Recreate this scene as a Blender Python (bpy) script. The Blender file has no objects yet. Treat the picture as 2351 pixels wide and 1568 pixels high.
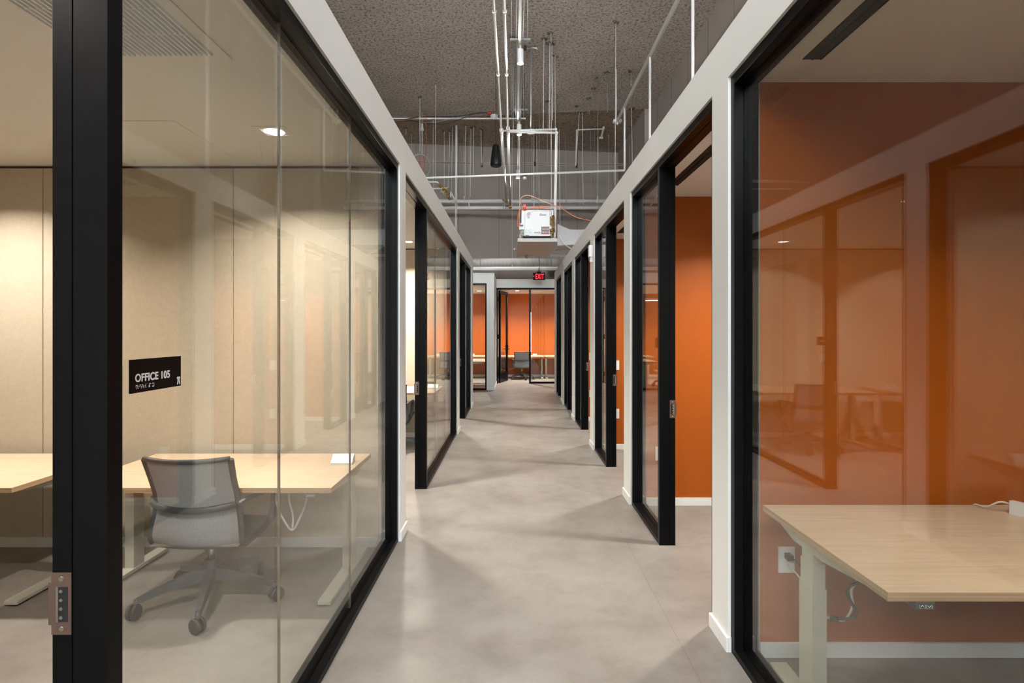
import bpy, bmesh, math, random
from mathutils import Vector, Matrix
random.seed(7)
sc = bpy.context.scene
C = sc.collection
PI = math.pi
EYE = 1.4      # camera height
F = 1300.0     # focal length in pixels of the 2351 px wide frame
CX, CY = 1179.0, 757.0   # vanishing point of the corridor

# ------------------------------------------------------------------ camera
cam = bpy.data.cameras.new('camera'); camo = bpy.data.objects.new('camera', cam); C.objects.link(camo)
camo.location = (0, 0, EYE); camo.rotation_euler = (PI/2, 0, 0)
cam.sensor_width = 36; cam.lens = F/2351*36
cam.shift_x = -(CX-1175.5)/2351; cam.shift_y = -(784-CY)/2351
cam.clip_start = 0.02; cam.clip_end = 200
sc.camera = camo

# ------------------------------------------------------------------ world, view
w = bpy.data.worlds.new('world'); sc.world = w; w.use_nodes = True
bgn = w.node_tree.nodes['Background']; bgn.inputs[0].default_value = (0.86, 0.93, 1.0, 1); bgn.inputs[1].default_value = 36.0
sc.view_settings.view_transform = 'Standard'; sc.view_settings.look = 'None'
sc.view_settings.exposure = 0.0; sc.view_settings.gamma = 1.0
sc.view_settings.use_curve_mapping = False
cy = sc.cycles
cy.max_bounces = 14; cy.diffuse_bounces = 5; cy.glossy_bounces = 6; cy.transparent_max_bounces = 32; cy.transmission_bounces = 8
cy.caustics_reflective = False; cy.caustics_refractive = False; cy.sample_clamp_indirect = 6.0
cy.use_denoising = True
try: cy.use_light_tree = True
except Exception: pass

# daylight portal in the added high window behind the camera
pl = bpy.data.lights.new('daylight_portal', 'AREA'); pl.shape = 'RECTANGLE'; pl.size = 7.6; pl.size_y = 2.5
pl.cycles.is_portal = True
po = bpy.data.objects.new('daylight_portal', pl); C.objects.link(po); po.location = (-0.5, -5.9, 5.65); po.rotation_euler = (PI/2, 0, PI)

W_DOWN = 32.5    # office downlights (W)
W_PEND = 122.0   # corridor pendant spots (W)
H_TOP = 7.1      # tall ceiling
CEIL = 2.46      # office ceilings
WTOP = 2.715     # top of the corridor walls
FTOP = 2.50      # top of the black frames
LX, RX = 0.752, 0.935   # corridor faces of the two walls
WT = 0.12

# ------------------------------------------------------------------ materials
def node_mat(name):
    m = bpy.data.materials.new(name); m.use_nodes = True
    nt = m.node_tree; nt.nodes.clear()
    out = nt.nodes.new('ShaderNodeOutputMaterial')
    return m, nt, out
def N(nt, t, **kw):
    n = nt.nodes.new(t)
    for k, v in kw.items(): setattr(n, k, v)
    return n
def coords(nt, scale=(1,1,1), kind='Object'):
    tc = N(nt, 'ShaderNodeTexCoord'); mp = N(nt, 'ShaderNodeMapping')
    mp.inputs['Scale'].default_value = scale
    nt.links.new(tc.outputs[kind], mp.inputs['Vector']); return mp.outputs['Vector']
def noise(nt, vec, scale, detail=4, rough=0.55, dist=0.0):
    n = N(nt, 'ShaderNodeTexNoise'); n.inputs['Scale'].default_value = scale; n.inputs['Detail'].default_value = detail
    n.inputs['Roughness'].default_value = rough; n.inputs['Distortion'].default_value = dist
    nt.links.new(vec, n.inputs['Vector']); return n.outputs['Fac']
def ramp(nt, fac, stops):
    r = N(nt, 'ShaderNodeValToRGB'); e = r.color_ramp.elements
    while len(e) < len(stops): e.new(0.5)
    for k, (p, c) in enumerate(stops):
        e[k].position = p; e[k].color = (c[0], c[1], c[2], 1) if len(c) == 3 else c
    nt.links.new(fac, r.inputs['Fac']); return r.outputs['Color']
def mixc(nt, a, b, fac, mode='MIX'):
    m = N(nt, 'ShaderNodeMix', data_type='RGBA', blend_type=mode)
    for s, v in ((m.inputs[6], a), (m.inputs[7], b), (m.inputs[0], fac)):
        if isinstance(v, (int, float)): s.default_value = v
        elif isinstance(v, tuple): s.default_value = (v[0], v[1], v[2], 1)
        else: nt.links.new(v, s)
    return m.outputs[2]
def bsdf(nt, out, col, rough=0.5, metal=0.0, bump=None, bstr=0.1, bdist=0.01, spec=0.5, coat=0.0):
    b = N(nt, 'ShaderNodeBsdfPrincipled')
    if isinstance(col, tuple): b.inputs['Base Color'].default_value = (*col[:3], 1)
    else: nt.links.new(col, b.inputs['Base Color'])
    if isinstance(rough, (int, float)): b.inputs['Roughness'].default_value = rough
    else: nt.links.new(rough, b.inputs['Roughness'])
    b.inputs['Metallic'].default_value = metal
    b.inputs['Specular IOR Level'].default_value = spec
    b.inputs['Coat Weight'].default_value = coat
    if bump is not None:
        bp = N(nt, 'ShaderNodeBump'); bp.inputs['Strength'].default_value = bstr; bp.inputs['Distance'].default_value = bdist
        nt.links.new(bump, bp.inputs['Height']); nt.links.new(bp.outputs['Normal'], b.inputs['Normal'])
    nt.links.new(b.outputs[0], out.inputs['Surface']); return b
def simple(name, col, rough=0.5, metal=0.0, var=0.06, nscale=18, bstr=0.0, spec=0.5):
    m, nt, out = node_mat(name); v = coords(nt)
    f = noise(nt, v, nscale, 3)
    lo = tuple(c*(1-var) for c in col); hi = tuple(min(1, c*(1+var)) for c in col)
    c = ramp(nt, f, [(0.3, lo), (0.7, hi)])
    bsdf(nt, out, c, rough, metal, f if bstr else None, bstr, 0.002, spec); return m
M = {}
M['white'] = simple('white_wall_paint', (0.74, 0.745, 0.71), 0.55, var=0.012, nscale=3)
M['whitetrim'] = simple('white_trim_paint', (0.78, 0.785, 0.77), 0.35, var=0.01)
M['officeceil'] = simple('office_ceiling_paint', (0.86, 0.835, 0.775), 0.7, var=0.012, nscale=3)
M['orange'] = simple('orange_wall_paint', (0.37, 0.080, 0.0022), 0.45, var=0.03, nscale=9, spec=0.4)
M['black'] = simple('black_anodised_frame', (0.005, 0.005, 0.0053), 0.3, var=0.12, nscale=30, spec=0.06)
M['blackmatte'] = simple('black_recess', (0.006, 0.006, 0.006), 0.8)
M['pipe'] = simple('white_painted_pipe', (0.86, 0.86, 0.84), 0.4, var=0.05, nscale=5)
M['rod'] = simple('white_painted_rod', (0.76, 0.75, 0.73), 0.45, var=0.08, nscale=12)
M['galv'] = simple('galvanised_conduit', (0.40, 0.41, 0.41), 0.4, 0.4, var=0.15, nscale=14)
M['dark'] = simple('dark_iron', (0.025, 0.024, 0.023), 0.6, 0.3)
M['anchor'] = simple('dark_anchor_patch', (0.10, 0.085, 0.07), 0.9, var=0.4, nscale=60)  # dark brown plates at the rod tops
M['brass'] = simple('weathered_brass', (0.42, 0.27, 0.10), 0.35, 0.9, var=0.35, nscale=40)
M['copper'] = simple('copper', (0.62, 0.24, 0.12), 0.3, 0.9)
M['chrome'] = simple('satin_steel', (0.55, 0.54, 0.53), 0.28, 1.0, var=0.05)
M['plastic'] = simple('white_plastic', (0.76, 0.76, 0.74), 0.35, var=0.01)
M['enclosure'] = simple('white_enamel', (0.80, 0.80, 0.79), 0.35, var=0.02, nscale=5)
M['chairgrey'] = simple('grey_nylon', (0.04, 0.045, 0.048), 0.42, var=0.05)
M['casterblack'] = simple('black_nylon', (0.02, 0.02, 0.021), 0.4)
M['seat'] = simple('grey_green_seat_fabric', (0.15, 0.15, 0.12), 0.9, var=0.12, nscale=120, bstr=0.3)
M['leg'] = simple('warm_grey_powder_coat', (0.47, 0.45, 0.375), 0.42, var=0.02)
M['legdark'] = simple('steel_grey_powder_coat', (0.30, 0.29, 0.25), 0.45, var=0.02)
M['cordwhite'] = simple('white_cord', (0.62, 0.62, 0.60), 0.5)
M['cordblack'] = simple('black_cord', (0.02, 0.02, 0.02), 0.5)
M['cordorange'] = simple('orange_cord', (0.85, 0.25, 0.12), 0.5)
M['red'] = simple('red_plastic', (0.75, 0.03, 0.02), 0.4)
M['signwhite'] = simple('white_sign_lettering', (0.82, 0.82, 0.80), 0.5)
M['decal'] = simple('grey_print', (0.12, 0.12, 0.12), 0.5)
M['decalpale'] = simple('pale_grey_print', (0.45, 0.45, 0.45), 0.5)
M['redprint'] = simple('red_print', (0.65, 0.06, 0.04), 0.5)
M['seal'] = simple('glass_joint_sealant', (0.16, 0.125, 0.09), 0.35)
M['rack'] = simple('dark_grey_keypad', (0.05, 0.055, 0.055), 0.4)
def concrete():
    m, nt, out = node_mat('polished_concrete'); v = coords(nt)
    a = noise(nt, v, 0.9, 5, 0.55, 0.2); b = noise(nt, v, 3.5, 8, 0.66, 0.15); c = noise(nt, v, 60, 3, 0.7)
    c1 = ramp(nt, a, [(0.28, (0.172, 0.149, 0.129)), (0.5, (0.228, 0.206, 0.186)), (0.74, (0.278, 0.260, 0.240))])
    c2 = ramp(nt, b, [(0.30, (0.70, 0.685, 0.665)), (0.52, (0.92, 0.915, 0.91)), (0.72, (1.0, 1.0, 1.0))])
    c3 = ramp(nt, c, [(0.3, (0.86, 0.86, 0.86)), (0.65, (1.0, 1.0, 1.0))])
    col = mixc(nt, mixc(nt, c1, c2, 0.75, 'MULTIPLY'), c3, 0.6, 'MULTIPLY')
    # saw-cut joints
    sep = N(nt, 'ShaderNodeSeparateXYZ'); nt.links.new(v, sep.inputs[0])
    def line(sock, pos, period, wd):
        s = N(nt, 'ShaderNodeMath', operation='SUBTRACT'); nt.links.new(sock, s.inputs[0]); s.inputs[1].default_value = pos
        p = N(nt, 'ShaderNodeMath', operation='PINGPONG'); nt.links.new(s.outputs[0], p.inputs[0]); p.inputs[1].default_value = period/2
        l = N(nt, 'ShaderNodeMath', operation='LESS_THAN'); nt.links.new(p.outputs[0], l.inputs[0]); l.inputs[1].default_value = wd
        return l.outputs[0]
    l1 = line(sep.outputs[0], 0.745, 2.49, 0.0018); l2 = line(sep.outputs[1], 4.76, 3.6, 0.0014)
    mx = N(nt, 'ShaderNodeMath', operation='MAXIMUM'); nt.links.new(l1, mx.inputs[0]); nt.links.new(l2, mx.inputs[1])
    dk = N(nt, 'ShaderNodeMath', operation='MULTIPLY'); nt.links.new(mx.outputs[0], dk.inputs[0]); dk.inputs[1].default_value = 0.6
    col = mixc(nt, col, (0.13, 0.09, 0.065), dk.outputs[0])
    r = ramp(nt, b, [(0.3, (0.50,)*3), (0.7, (0.34,)*3)])
    bsdf(nt, out, col, r, 0, c, 0.04, 0.002, 0.5); return m
M['concrete'] = concrete()
def spray(name, lo, mid, hi):
    m, nt, out = node_mat(name); v = coords(nt)
    a = noise(nt, v, 20, 6, 0.8); b = noise(nt, v, 1.3, 5, 0.7)
    c1 = ramp(nt, a, [(0.40, lo), (0.475, mid), (0.62, hi)])
    c2 = ramp(nt, b, [(0.3, (0.72, 0.72, 0.72)), (0.6, (1, 1, 1))])
    bsdf(nt, out, mixc(nt, c1, c2, 0.6, 'MULTIPLY'), 0.95, 0, a, 0.7, 0.03, 0.15); return m
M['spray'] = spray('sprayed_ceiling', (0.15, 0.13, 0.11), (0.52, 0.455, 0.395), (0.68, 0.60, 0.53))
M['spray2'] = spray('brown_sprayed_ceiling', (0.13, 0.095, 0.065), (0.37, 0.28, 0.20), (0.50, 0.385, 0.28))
M['upper'] = simple('taupe_upper_wall', (0.36, 0.312, 0.275), 0.85, var=0.05, nscale=1.6)
def fabric():
    m, nt, out = node_mat('beige_felt_panel'); v = coords(nt)
    a = noise(nt, v, 210, 3, 0.8); b = noise(nt, v, 30, 4, 0.6)
    c1 = ramp(nt, a, [(0.3, (0.46, 0.395, 0.30)), (0.7, (0.60, 0.53, 0.42))])
    c2 = ramp(nt, b, [(0.3, (0.93, 0.93, 0.93)), (0.7, (1, 1, 1))])
    bsdf(nt, out, mixc(nt, c1, c2, 1.0, 'MULTIPLY'), 0.9, 0, a, 0.35, 0.002, 0.2); return m
M['felt'] = fabric()
def wood():
    m, nt, out = node_mat('pale_oak_laminate')
    v = coords(nt, (1.6, 26, 26)); a = noise(nt, v, 2.2, 6, 0.62, 0.5)
    v2 = coords(nt, (4, 160, 160)); b = noise(nt, v2, 2.0, 3, 0.6)
    c1 = ramp(nt, a, [(0.3, (0.53, 0.395, 0.265)), (0.5, (0.61, 0.465, 0.325)), (0.7, (0.66, 0.52, 0.38))])
    c2 = ramp(nt, b, [(0.3, (0.90, 0.88, 0.86)), (0.65, (1, 1, 1))])
    bsdf(nt, out, mixc(nt, c1, c2, 0.7, 'MULTIPLY'), 0.38, 0, None, spec=0.45); return m
M['wood'] = wood()
def edgewood():
    m, nt, out = node_mat('layered_oak_edge'); v = coords(nt, (1.2, 1.2, 330))
    a = noise(nt, v, 1.0, 3, 0.5, 0.3)
    bsdf(nt, out, ramp(nt, a, [(0.35, (0.33, 0.20, 0.11)), (0.65, (0.56, 0.39, 0.235))]), 0.45); return m
M['woodedge'] = edgewood()
def meshfab():
    m, nt, out = node_mat('grey_chair_mesh'); v = coords(nt)
    a = noise(nt, v, 260, 2, 0.7)
    b = N(nt, 'ShaderNodeBsdfPrincipled'); nt.links.new(ramp(nt, a, [(0.3, (0.20, 0.20, 0.21)), (0.7, (0.30, 0.30, 0.31))]), b.inputs['Base Color'])
    b.inputs['Roughness'].default_value = 0.85
    t = N(nt, 'ShaderNodeBsdfTransparent'); mx = N(nt, 'ShaderNodeMixShader'); mx.inputs[0].default_value = 0.10
    nt.links.new(b.outputs[0], mx.inputs[1]); nt.links.new(t.outputs[0], mx.inputs[2]); nt.links.new(mx.outputs[0], out.inputs['Surface']); return m
M['mesh'] = meshfab()
def glass():
    m, nt, out = node_mat('clear_glass')
    lw = N(nt, 'ShaderNodeLayerWeight'); lw.inputs['Blend'].default_value = 0.5      # Facing = 1 - |cos|
    pw = N(nt, 'ShaderNodeMath', operation='POWER'); nt.links.new(lw.outputs['Facing'], pw.inputs[0]); pw.inputs[1].default_value = 4.8
    fr = N(nt, 'ShaderNodeMath', operation='MULTIPLY_ADD'); nt.links.new(pw.outputs[0], fr.inputs[0]); fr.inputs[1].default_value = 0.955; fr.inputs[2].default_value = 0.045
    t = N(nt, 'ShaderNodeBsdfTransparent'); t.inputs[0].default_value = (0.95, 0.965, 0.95, 1)
    g = N(nt, 'ShaderNodeBsdfGlossy'); g.inputs['Roughness'].default_value = 0.0; g.inputs[0].default_value = (1, 1, 1, 1)
    mx = N(nt, 'ShaderNodeMixShader'); nt.links.new(fr.outputs[0], mx.inputs[0])
    nt.links.new(t.outputs[0], mx.inputs[1]); nt.links.new(g.outputs[0], mx.inputs[2]); nt.links.new(mx.outputs[0], out.inputs['Surface']); return m
M['glass'] = glass()
def emit(name, col, s):
    m, nt, out = node_mat(name); e = N(nt, 'ShaderNodeEmission'); e.inputs[0].default_value = (*col, 1); e.inputs[1].default_value = s
    nt.links.new(e.outputs[0], out.inputs['Surface']); return m
M['lamp'] = emit('lit_lamp_face', (1.0, 0.93, 0.82), 9)
M['lampcool'] = emit('lit_spot_face', (1.0, 0.97, 0.92), 40)
M['exitred'] = emit('lit_red_letters', (1.0, 0.035, 0.05), 2.6)
M['indicator'] = emit('green_indicator', (0.1, 0.8, 0.15), 0.6)
def duct():
    m, nt, out = node_mat('spiral_duct'); v = coords(nt)
    wv = N(nt, 'ShaderNodeTexWave'); wv.inputs['Scale'].default_value = 3.0; nt.links.new(v, wv.inputs['Vector'])
    bsdf(nt, out, (0.50, 0.49, 0.47), 0.5, 0, wv.outputs['Fac'], 0.5, 0.01); return m
M['duct'] = duct()

# ------------------------------------------------------------------ mesh helpers
def new_bm(): return bmesh.new()
def box(bm, x0, x1, y0, y1, z0, z1, mat=0, bev=0.0):
    if x0 > x1: x0, x1 = x1, x0
    if y0 > y1: y0, y1 = y1, y0
    vs = [bm.verts.new((x, y, z)) for z in (z0, z1) for y in (y0, y1) for x in (x0, x1)]
    fs = [bm.faces.new([vs[i] for i in f]) for f in ((0,2,3,1),(4,5,7,6),(0,1,5,4),(2,6,7,3),(0,4,6,2),(1,3,7,5))]
    for f in fs: f.material_index = mat
    if bev:
        es = list({e for f in fs for e in f.edges})
        r = bmesh.ops.bevel(bm, geom=es, offset=bev, segments=2, affect='EDGES', profile=0.6)
        for f in r['faces']: f.material_index = mat
    return fs
def prism(bm, pts, axis, a, b, mat=0):
    """polygon pts extruded along axis 'x','y','z' from a to b"""
    def P(p, t):
        return {'x': (t, p[0], p[1]), 'y': (p[0], t, p[1]), 'z': (p[0], p[1], t)}[axis]
    A = [bm.verts.new(P(p, a)) for p in pts]; B = [bm.verts.new(P(p, b)) for p in pts]
    fs = [bm.faces.new(A), bm.faces.new(list(reversed(B)))]
    n = len(pts)
    for i in range(n): fs.append(bm.faces.new((A[i], B[i], B[(i+1) % n], A[(i+1) % n])))
    for f in fs: f.material_index = mat
def tube(bm, pts, r, n=10, mat=0, caps=True, flat=None):
    """tube along a polyline; r a number or a list; flat=(a,b) scales the two cross axes"""
    pts = [Vector(p) for p in pts]; m = len(pts)
    rs = r if isinstance(r, (list, tuple)) else [r]*m
    rings = []; prev = None
    for i, p in enumerate(pts):
        if i == 0: t = pts[1]-pts[0]
        elif i == m-1: t = pts[-1]-pts[-2]
        else:
            t = (pts[i+1]-p).normalized()+(p-pts[i-1]).normalized()
        t.normalize()
        if prev is None:
            up = Vector((0, 0, 1)) if abs(t.z) < 0.9 else Vector((0, 1, 0))
            u = t.cross(up).normalized()
        else:
            u = (prev - t*prev.dot(t)).normalized()
        prev = u; v = t.cross(u)
        k = 1.0
        if 0 < i < m-1:
            c = (pts[i+1]-p).normalized().dot((p-pts[i-1]).normalized()); k = 1/max(0.6, math.sqrt((1+c)/2))
        fa, fb = flat if flat else (1, 1)
        rings.append([bm.verts.new(p + (u*math.cos(2*PI*j/n)*fa + v*math.sin(2*PI*j/n)*fb)*rs[i]*(k if k < 1.3 else 1.3)) for j in range(n)])
    for a, b in zip(rings, rings[1:]):
        for j in range(n):
            f = bm.faces.new((a[j], a[(j+1) % n], b[(j+1) % n], b[j])); f.material_index = mat; f.smooth = True
    if caps:
        f = bm.faces.new(list(reversed(rings[0]))); f.material_index = mat
        f = bm.faces.new(rings[-1]); f.material_index = mat
def lathe(bm, prof, c=(0,0,0), n=20, axis='z', mat=0, smooth=True):
    rings = []
    for (r, h) in prof:
        ring = []
        for j in range(n):
            a = 2*PI*j/n; x, y = r*math.cos(a), r*math.sin(a)
            p = {'z': (x, y, h), 'y': (x, h, y), 'x': (h, x, y)}[axis]
            ring.append(bm.verts.new((c[0]+p[0], c[1]+p[1], c[2]+p[2])))
        rings.append(ring)
    for a, b in zip(rings, rings[1:]):
        for j in range(n):
            f = bm.faces.new((a[j], a[(j+1) % n], b[(j+1) % n], b[j])); f.smooth = smooth; f.material_index = mat
    bm.faces.new(rings[0]).material_index = mat; bm.faces.new(rings[-1]).material_index = mat
def smooth_pts(pts, k=6):
    pts = [Vector(p) for p in pts]; P = [pts[0]] + pts + [pts[-1]]; out = []
    for i in range(1, len(P)-2):
        a, b, c, d = P[i-1], P[i], P[i+1], P[i+2]
        for s in range(k):
            t = s/k
            out.append(0.5*((2*b)+(-a+c)*t+(2*a-5*b+4*c-d)*t*t+(-a+3*b-3*c+d)*t*t*t))
    out.append(pts[-1]); return out
def obj(name, bm, mats, parent=None, **props):
    bmesh.ops.recalc_face_normals(bm, faces=bm.faces)
    me = bpy.data.meshes.new(name); bm.to_mesh(me); bm.free()
    for m in (mats if isinstance(mats, (list, tuple)) else [mats]): me.materials.append(m if not isinstance(m, str) else M[m])
    o = bpy.data.objects.new(name, me); C.objects.link(o)
    if parent is not None: o.parent = parent
    for k, v in props.items(): o[k] = v
    return o
def objs(name, bm, mats, parent=None):
    """like obj(), but every loose piece becomes a part of its own"""
    seen = set(); out = []
    bm.verts.ensure_lookup_table()
    for v0 in bm.verts:
        if v0 in seen: continue
        stack = [v0]; comp = []; seen.add(v0)
        while stack:
            v = stack.pop(); comp.append(v)
            for e in v.link_edges:
                o = e.other_vert(v)
                if o not in seen: seen.add(o); stack.append(o)
        nb = new_bm(); mp = {v: nb.verts.new(v.co) for v in comp}
        for f in {f for v in comp for f in v.link_faces}:
            g = nb.faces.new([mp[v] for v in f.verts]); g.material_index = f.material_index; g.smooth = f.smooth
        out.append(obj(name, nb, mats, parent))
    bm.free(); return out
def thing(name, label, cat, loc=(0,0,0), rz=0.0, group=None):
    o = bpy.data.objects.new(name, None); C.objects.link(o); o.empty_display_size = 0.1
    o.location = loc; o.rotation_euler = (0, 0, rz); o['label'] = label; o['category'] = cat
    if group: o['group'] = group
    return o
def tag(o, label, cat, group=None):
    o['label'] = label; o['category'] = cat
    if group: o['group'] = group
    return o
def struct(name, bm, mats, parent=None):
    o = obj(name, bm, mats, parent)
    if parent is None: o['kind'] = 'structure'
    return o
def sroot(name, loc=(0,0,0), rz=0.0):
    o = bpy.data.objects.new(name, None); C.objects.link(o); o.location = loc; o.rotation_euler = (0,0,rz); o['kind'] = 'structure'; return o
def dup(root, loc, rz, label, group=None):
    r = root.copy(); C.objects.link(r); r.location = loc; r.rotation_euler = (0, 0, rz); r['label'] = label
    if group: r['group'] = group
    for ch in list(root.children):
        if ch.type == 'LIGHT': continue          # every fixture gets its own lamp
        c = ch.copy(); C.objects.link(c); c.parent = r
        for g in list(ch.children):
            d = g.copy(); C.objects.link(d); d.parent = c
    return r
def at(px, py, y):
    """point at depth y seen at pixel (px, py)"""
    return Vector(((px-CX)*y/F, y, EYE-(py-CY)*y/F))
def text_into(bm, s, size, origin, ux, uz, depth, mat=0, bold=0.0, squeeze=1.0, width=None):
    """adds text; origin = left end of the baseline, ux = reading direction, uz = up, depth = thickness towards ux x uz"""
    cu = bpy.data.curves.new('t', 'FONT'); cu.body = s; cu.size = size; cu.offset = bold; cu.extrude = depth/2; cu.space_character = 1.06
    to = bpy.data.objects.new('t', cu); C.objects.link(to)
    dg = bpy.context.evaluated_depsgraph_get(); me = bpy.data.meshes.new_from_object(to.evaluated_get(dg))
    if width: squeeze = width/max(v.co.x for v in me.vertices)
    ux = Vector(ux).normalized(); uz = Vector(uz).normalized(); un = ux.cross(uz)
    base = len(bm.verts); vs = []
    for v in me.vertices:
        vs.append(bm.verts.new(Vector(origin)+ux*v.co.x*squeeze+uz*v.co.y+un*(v.co.z+depth/2)))
    for p in me.polygons:
        try:
            f = bm.faces.new([vs[i] for i in p.vertices]); f.material_index = mat
        except ValueError: pass
    bpy.data.objects.remove(to); bpy.data.curves.remove(cu); bpy.data.meshes.remove(me)

# ================================================================== SETTING
b = new_bm(); box(b, -4.9, 3.9, -6.2, 19, -0.12, 0); struct('floor', b, 'concrete')
# tall sprayed ceiling: nearer slab, browner slab beyond a slanted step
b = new_bm(); prism(b, [(-4.9, -6.2), (3.9, -6.2), (3.9, 14.55), (-4.9, 15.55)], 'z', H_TOP, H_TOP+0.25); struct('ceiling_hall', b, 'spray')
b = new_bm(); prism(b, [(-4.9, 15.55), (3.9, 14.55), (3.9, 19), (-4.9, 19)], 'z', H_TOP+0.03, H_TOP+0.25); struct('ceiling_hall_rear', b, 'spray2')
b = new_bm(); box(b, 3.57, 3.72, -6.2, 19, 0, H_TOP+0.02); struct('wall_right', b, 'upper')
b = new_bm(); box(b, 3.39, 3.565, 14.65, 18.5, WTOP, H_TOP+0.02); struct('wall_right_return', b, 'upper')
b = new_bm(); box(b, -4.75, -4.6, -6.2, 19, 0, H_TOP+0.02); struct('wall_left', b, 'upper')
b = new_bm(); prism(b, [(-4.6, 17.20), (3.57, 18.33), (3.57, 18.48), (-4.6, 17.35)], 'z', 0, H_TOP+0.02); struct('wall_far', b, 'upper')
# dark seam strips on the tall far wall
b = new_bm()
for sx in (-3.0, -1.7, -0.45, 0.8, 2.05, 3.2):
    y = 17.20+(sx+4.6)*1.13/8.17
    box(b, sx-0.004, sx+0.004, y-0.004, y+0.004, 2.8, H_TOP)
for sy in (5.5, 6.72, 7.94, 9.16, 10.38, 11.6, 12.82, 14.04):
    box(b, 3.566, 3.5705, sy-0.004, sy+0.004, 2.8, H_TOP)
struct('trim_1', b, simple('dark_wall_seam', (0.12, 0.105, 0.09), 0.9))
# unseen wall behind the camera; high window band added to light the upper hall
b = new_bm()
box(b, -4.6, -4.3, -6.1, -6.0, 0, H_TOP); box(b, 3.3, 3.57, -6.1, -6.0, 0, H_TOP)
box(b, -4.3, 1.0, -6.1, -6.0, 0, 4.4); box(b, 1.5, 3.3, -6.1, -6.0, 0, 4.4); box(b, 1.0, 1.5, -6.1, -6.0, 2.5, 4.4); box(b, -4.3, 3.3, -6.1, -6.0, 6.9, H_TOP); struct('wall_back', b, 'white')
wb = sroot('window_1', (0, -6.05, 0)); b = new_bm()
for i in range(7): x = -4.3+7.6*i/6; box(b, x-0.03, x+0.03, -0.04, 0.04, 4.4, 6.9)
for z in (4.4, 5.6, 6.84): box(b, -4.3, 3.3, -0.035, 0.035, z, z+0.06)
obj('window_frame', b, 'black', wb)

# corridor walls
def corridor_wall(name, s, X, cols, y_first, y_last):
    """cols = list of (near, far) solid piers; header above FTOP over everything"""
    b = new_bm(); xa, xb = s*X, s*(X+WT)
    box(b, xa, xb, y_first, y_last, FTOP, WTOP)
    for (a, c) in cols: box(b, xa, xb, a, c, 0, FTOP)
    o = struct(name, b, 'white')
    for (a, c) in cols:
        bb = new_bm(); box(bb, s*(X-0.012), s*X, a-0.012, c+0.012, 0, 0.064, bev=0.002)
        box(bb, s*X, s*(X+0.010), a-0.012, a, 0, 0.064); box(bb, s*X, s*(X+0.010), c, c+0.012, 0, 0.064)
        struct('baseboard_'+('right' if s > 0 else 'left'), bb, 'whitetrim')
    return o
LCOL = [(-0.20, 0.13), (3.755, 3.95), (7.60, 7.89), (10.10, 10.50)]
RCOL = [(-0.30, -0.02), (2.468, 2.666), (4.54, 4.80), (6.60, 6.91), (8.70, 9.07), (10.58, 11.15), (12.50, 12.93)]
corridor_wall('wall_corridor_left', -1, LX, LCOL, -0.20, 10.50)
corridor_wall('wall_corridor_right', 1, RX, RCOL, -0.30, 12.93)
# partitions between offices; the face towards the camera is orange on the right, felt covered on the left
RP = [0.0, 2.425, 4.51, 6.62, 8.70, 10.58, 12.80]
for k, y in enumerate(RP):
    b = new_bm(); fs = box(b, RX+WT, 3.57, y, y+0.115, 0, CEIL)
    for f in fs:
        f.normal_update()
        if f.normal.y < -0.5 or (f.calc_center_median().y < y+0.01): f.material_index = 1
    if k == 0:
        for f in fs: f.material_index = 2
    struct('wall_partition', b, ['white', 'orange', 'upper'])
    if k:
        bb = new_bm(); box(bb, RX+WT, 3.57, y-0.012, y, 0, 0.064, bev=0.002); struct('baseboard_office', bb, 'whitetrim')
LP = [-0.15, 3.68, 7.41, 10.37]
SEAMS = {1: (-1.81, -3.04), 2: (-1.63, -2.87, -4.1), 3: (-1.81, -3.04)}
for k, y in enumerate(LP):
    b = new_bm(); box(b, -4.6, -(LX+WT), y, y+0.115, 0, CEIL); struct('wall_partition', b, 'white')
    if k:
        bb = new_bm(); box(bb, -4.6, -(LX+WT), y-0.034, y-0.022, 0, 0.060); struct('baseboard_office', bb, 'whitetrim')
        xs = [-4.6] + sorted(SEAMS[k]) + [-(LX+WT)]
        b = new_bm()
        for a, c in zip(xs, xs[1:]): box(b, a+0.0025, c-0.0025, y-0.022, y, 0.0, CEIL-0.018)
        o = struct('trim_2', b, 'felt')
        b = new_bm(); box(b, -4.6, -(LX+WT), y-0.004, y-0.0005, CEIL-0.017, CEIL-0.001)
        struct('reveal_shadow_strip', b, simple('ceiling_reveal_shadow', (0.10, 0.075, 0.055), 0.8))  # dark strip paints the shadow line of the ceiling reveal
# side wall face of left offices (deep end) and of the right offices
b = new_bm(); box(b, -4.6, -4.57, -0.15, 10.37, 0, CEIL); struct('wall_office_left', b, 'felt')
b = new_bm(); box(b, 3.54, 3.57, 0.1, 12.8, 0, CEIL); struct('wall_office_right', b, 'upper')
# office lids
b = new_bm(); box(b, -4.6, -(LX+WT-0.005), -0.20, 10.5, CEIL, CEIL+0.10); struct('ceiling_offices_left', b, ['officeceil'])
b = new_bm(); box(b, RX+WT-0.005, 3.57, -0.30, 12.93, CEIL, CEIL+0.10); struct('ceiling_offices_right', b, ['officeceil'])

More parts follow.
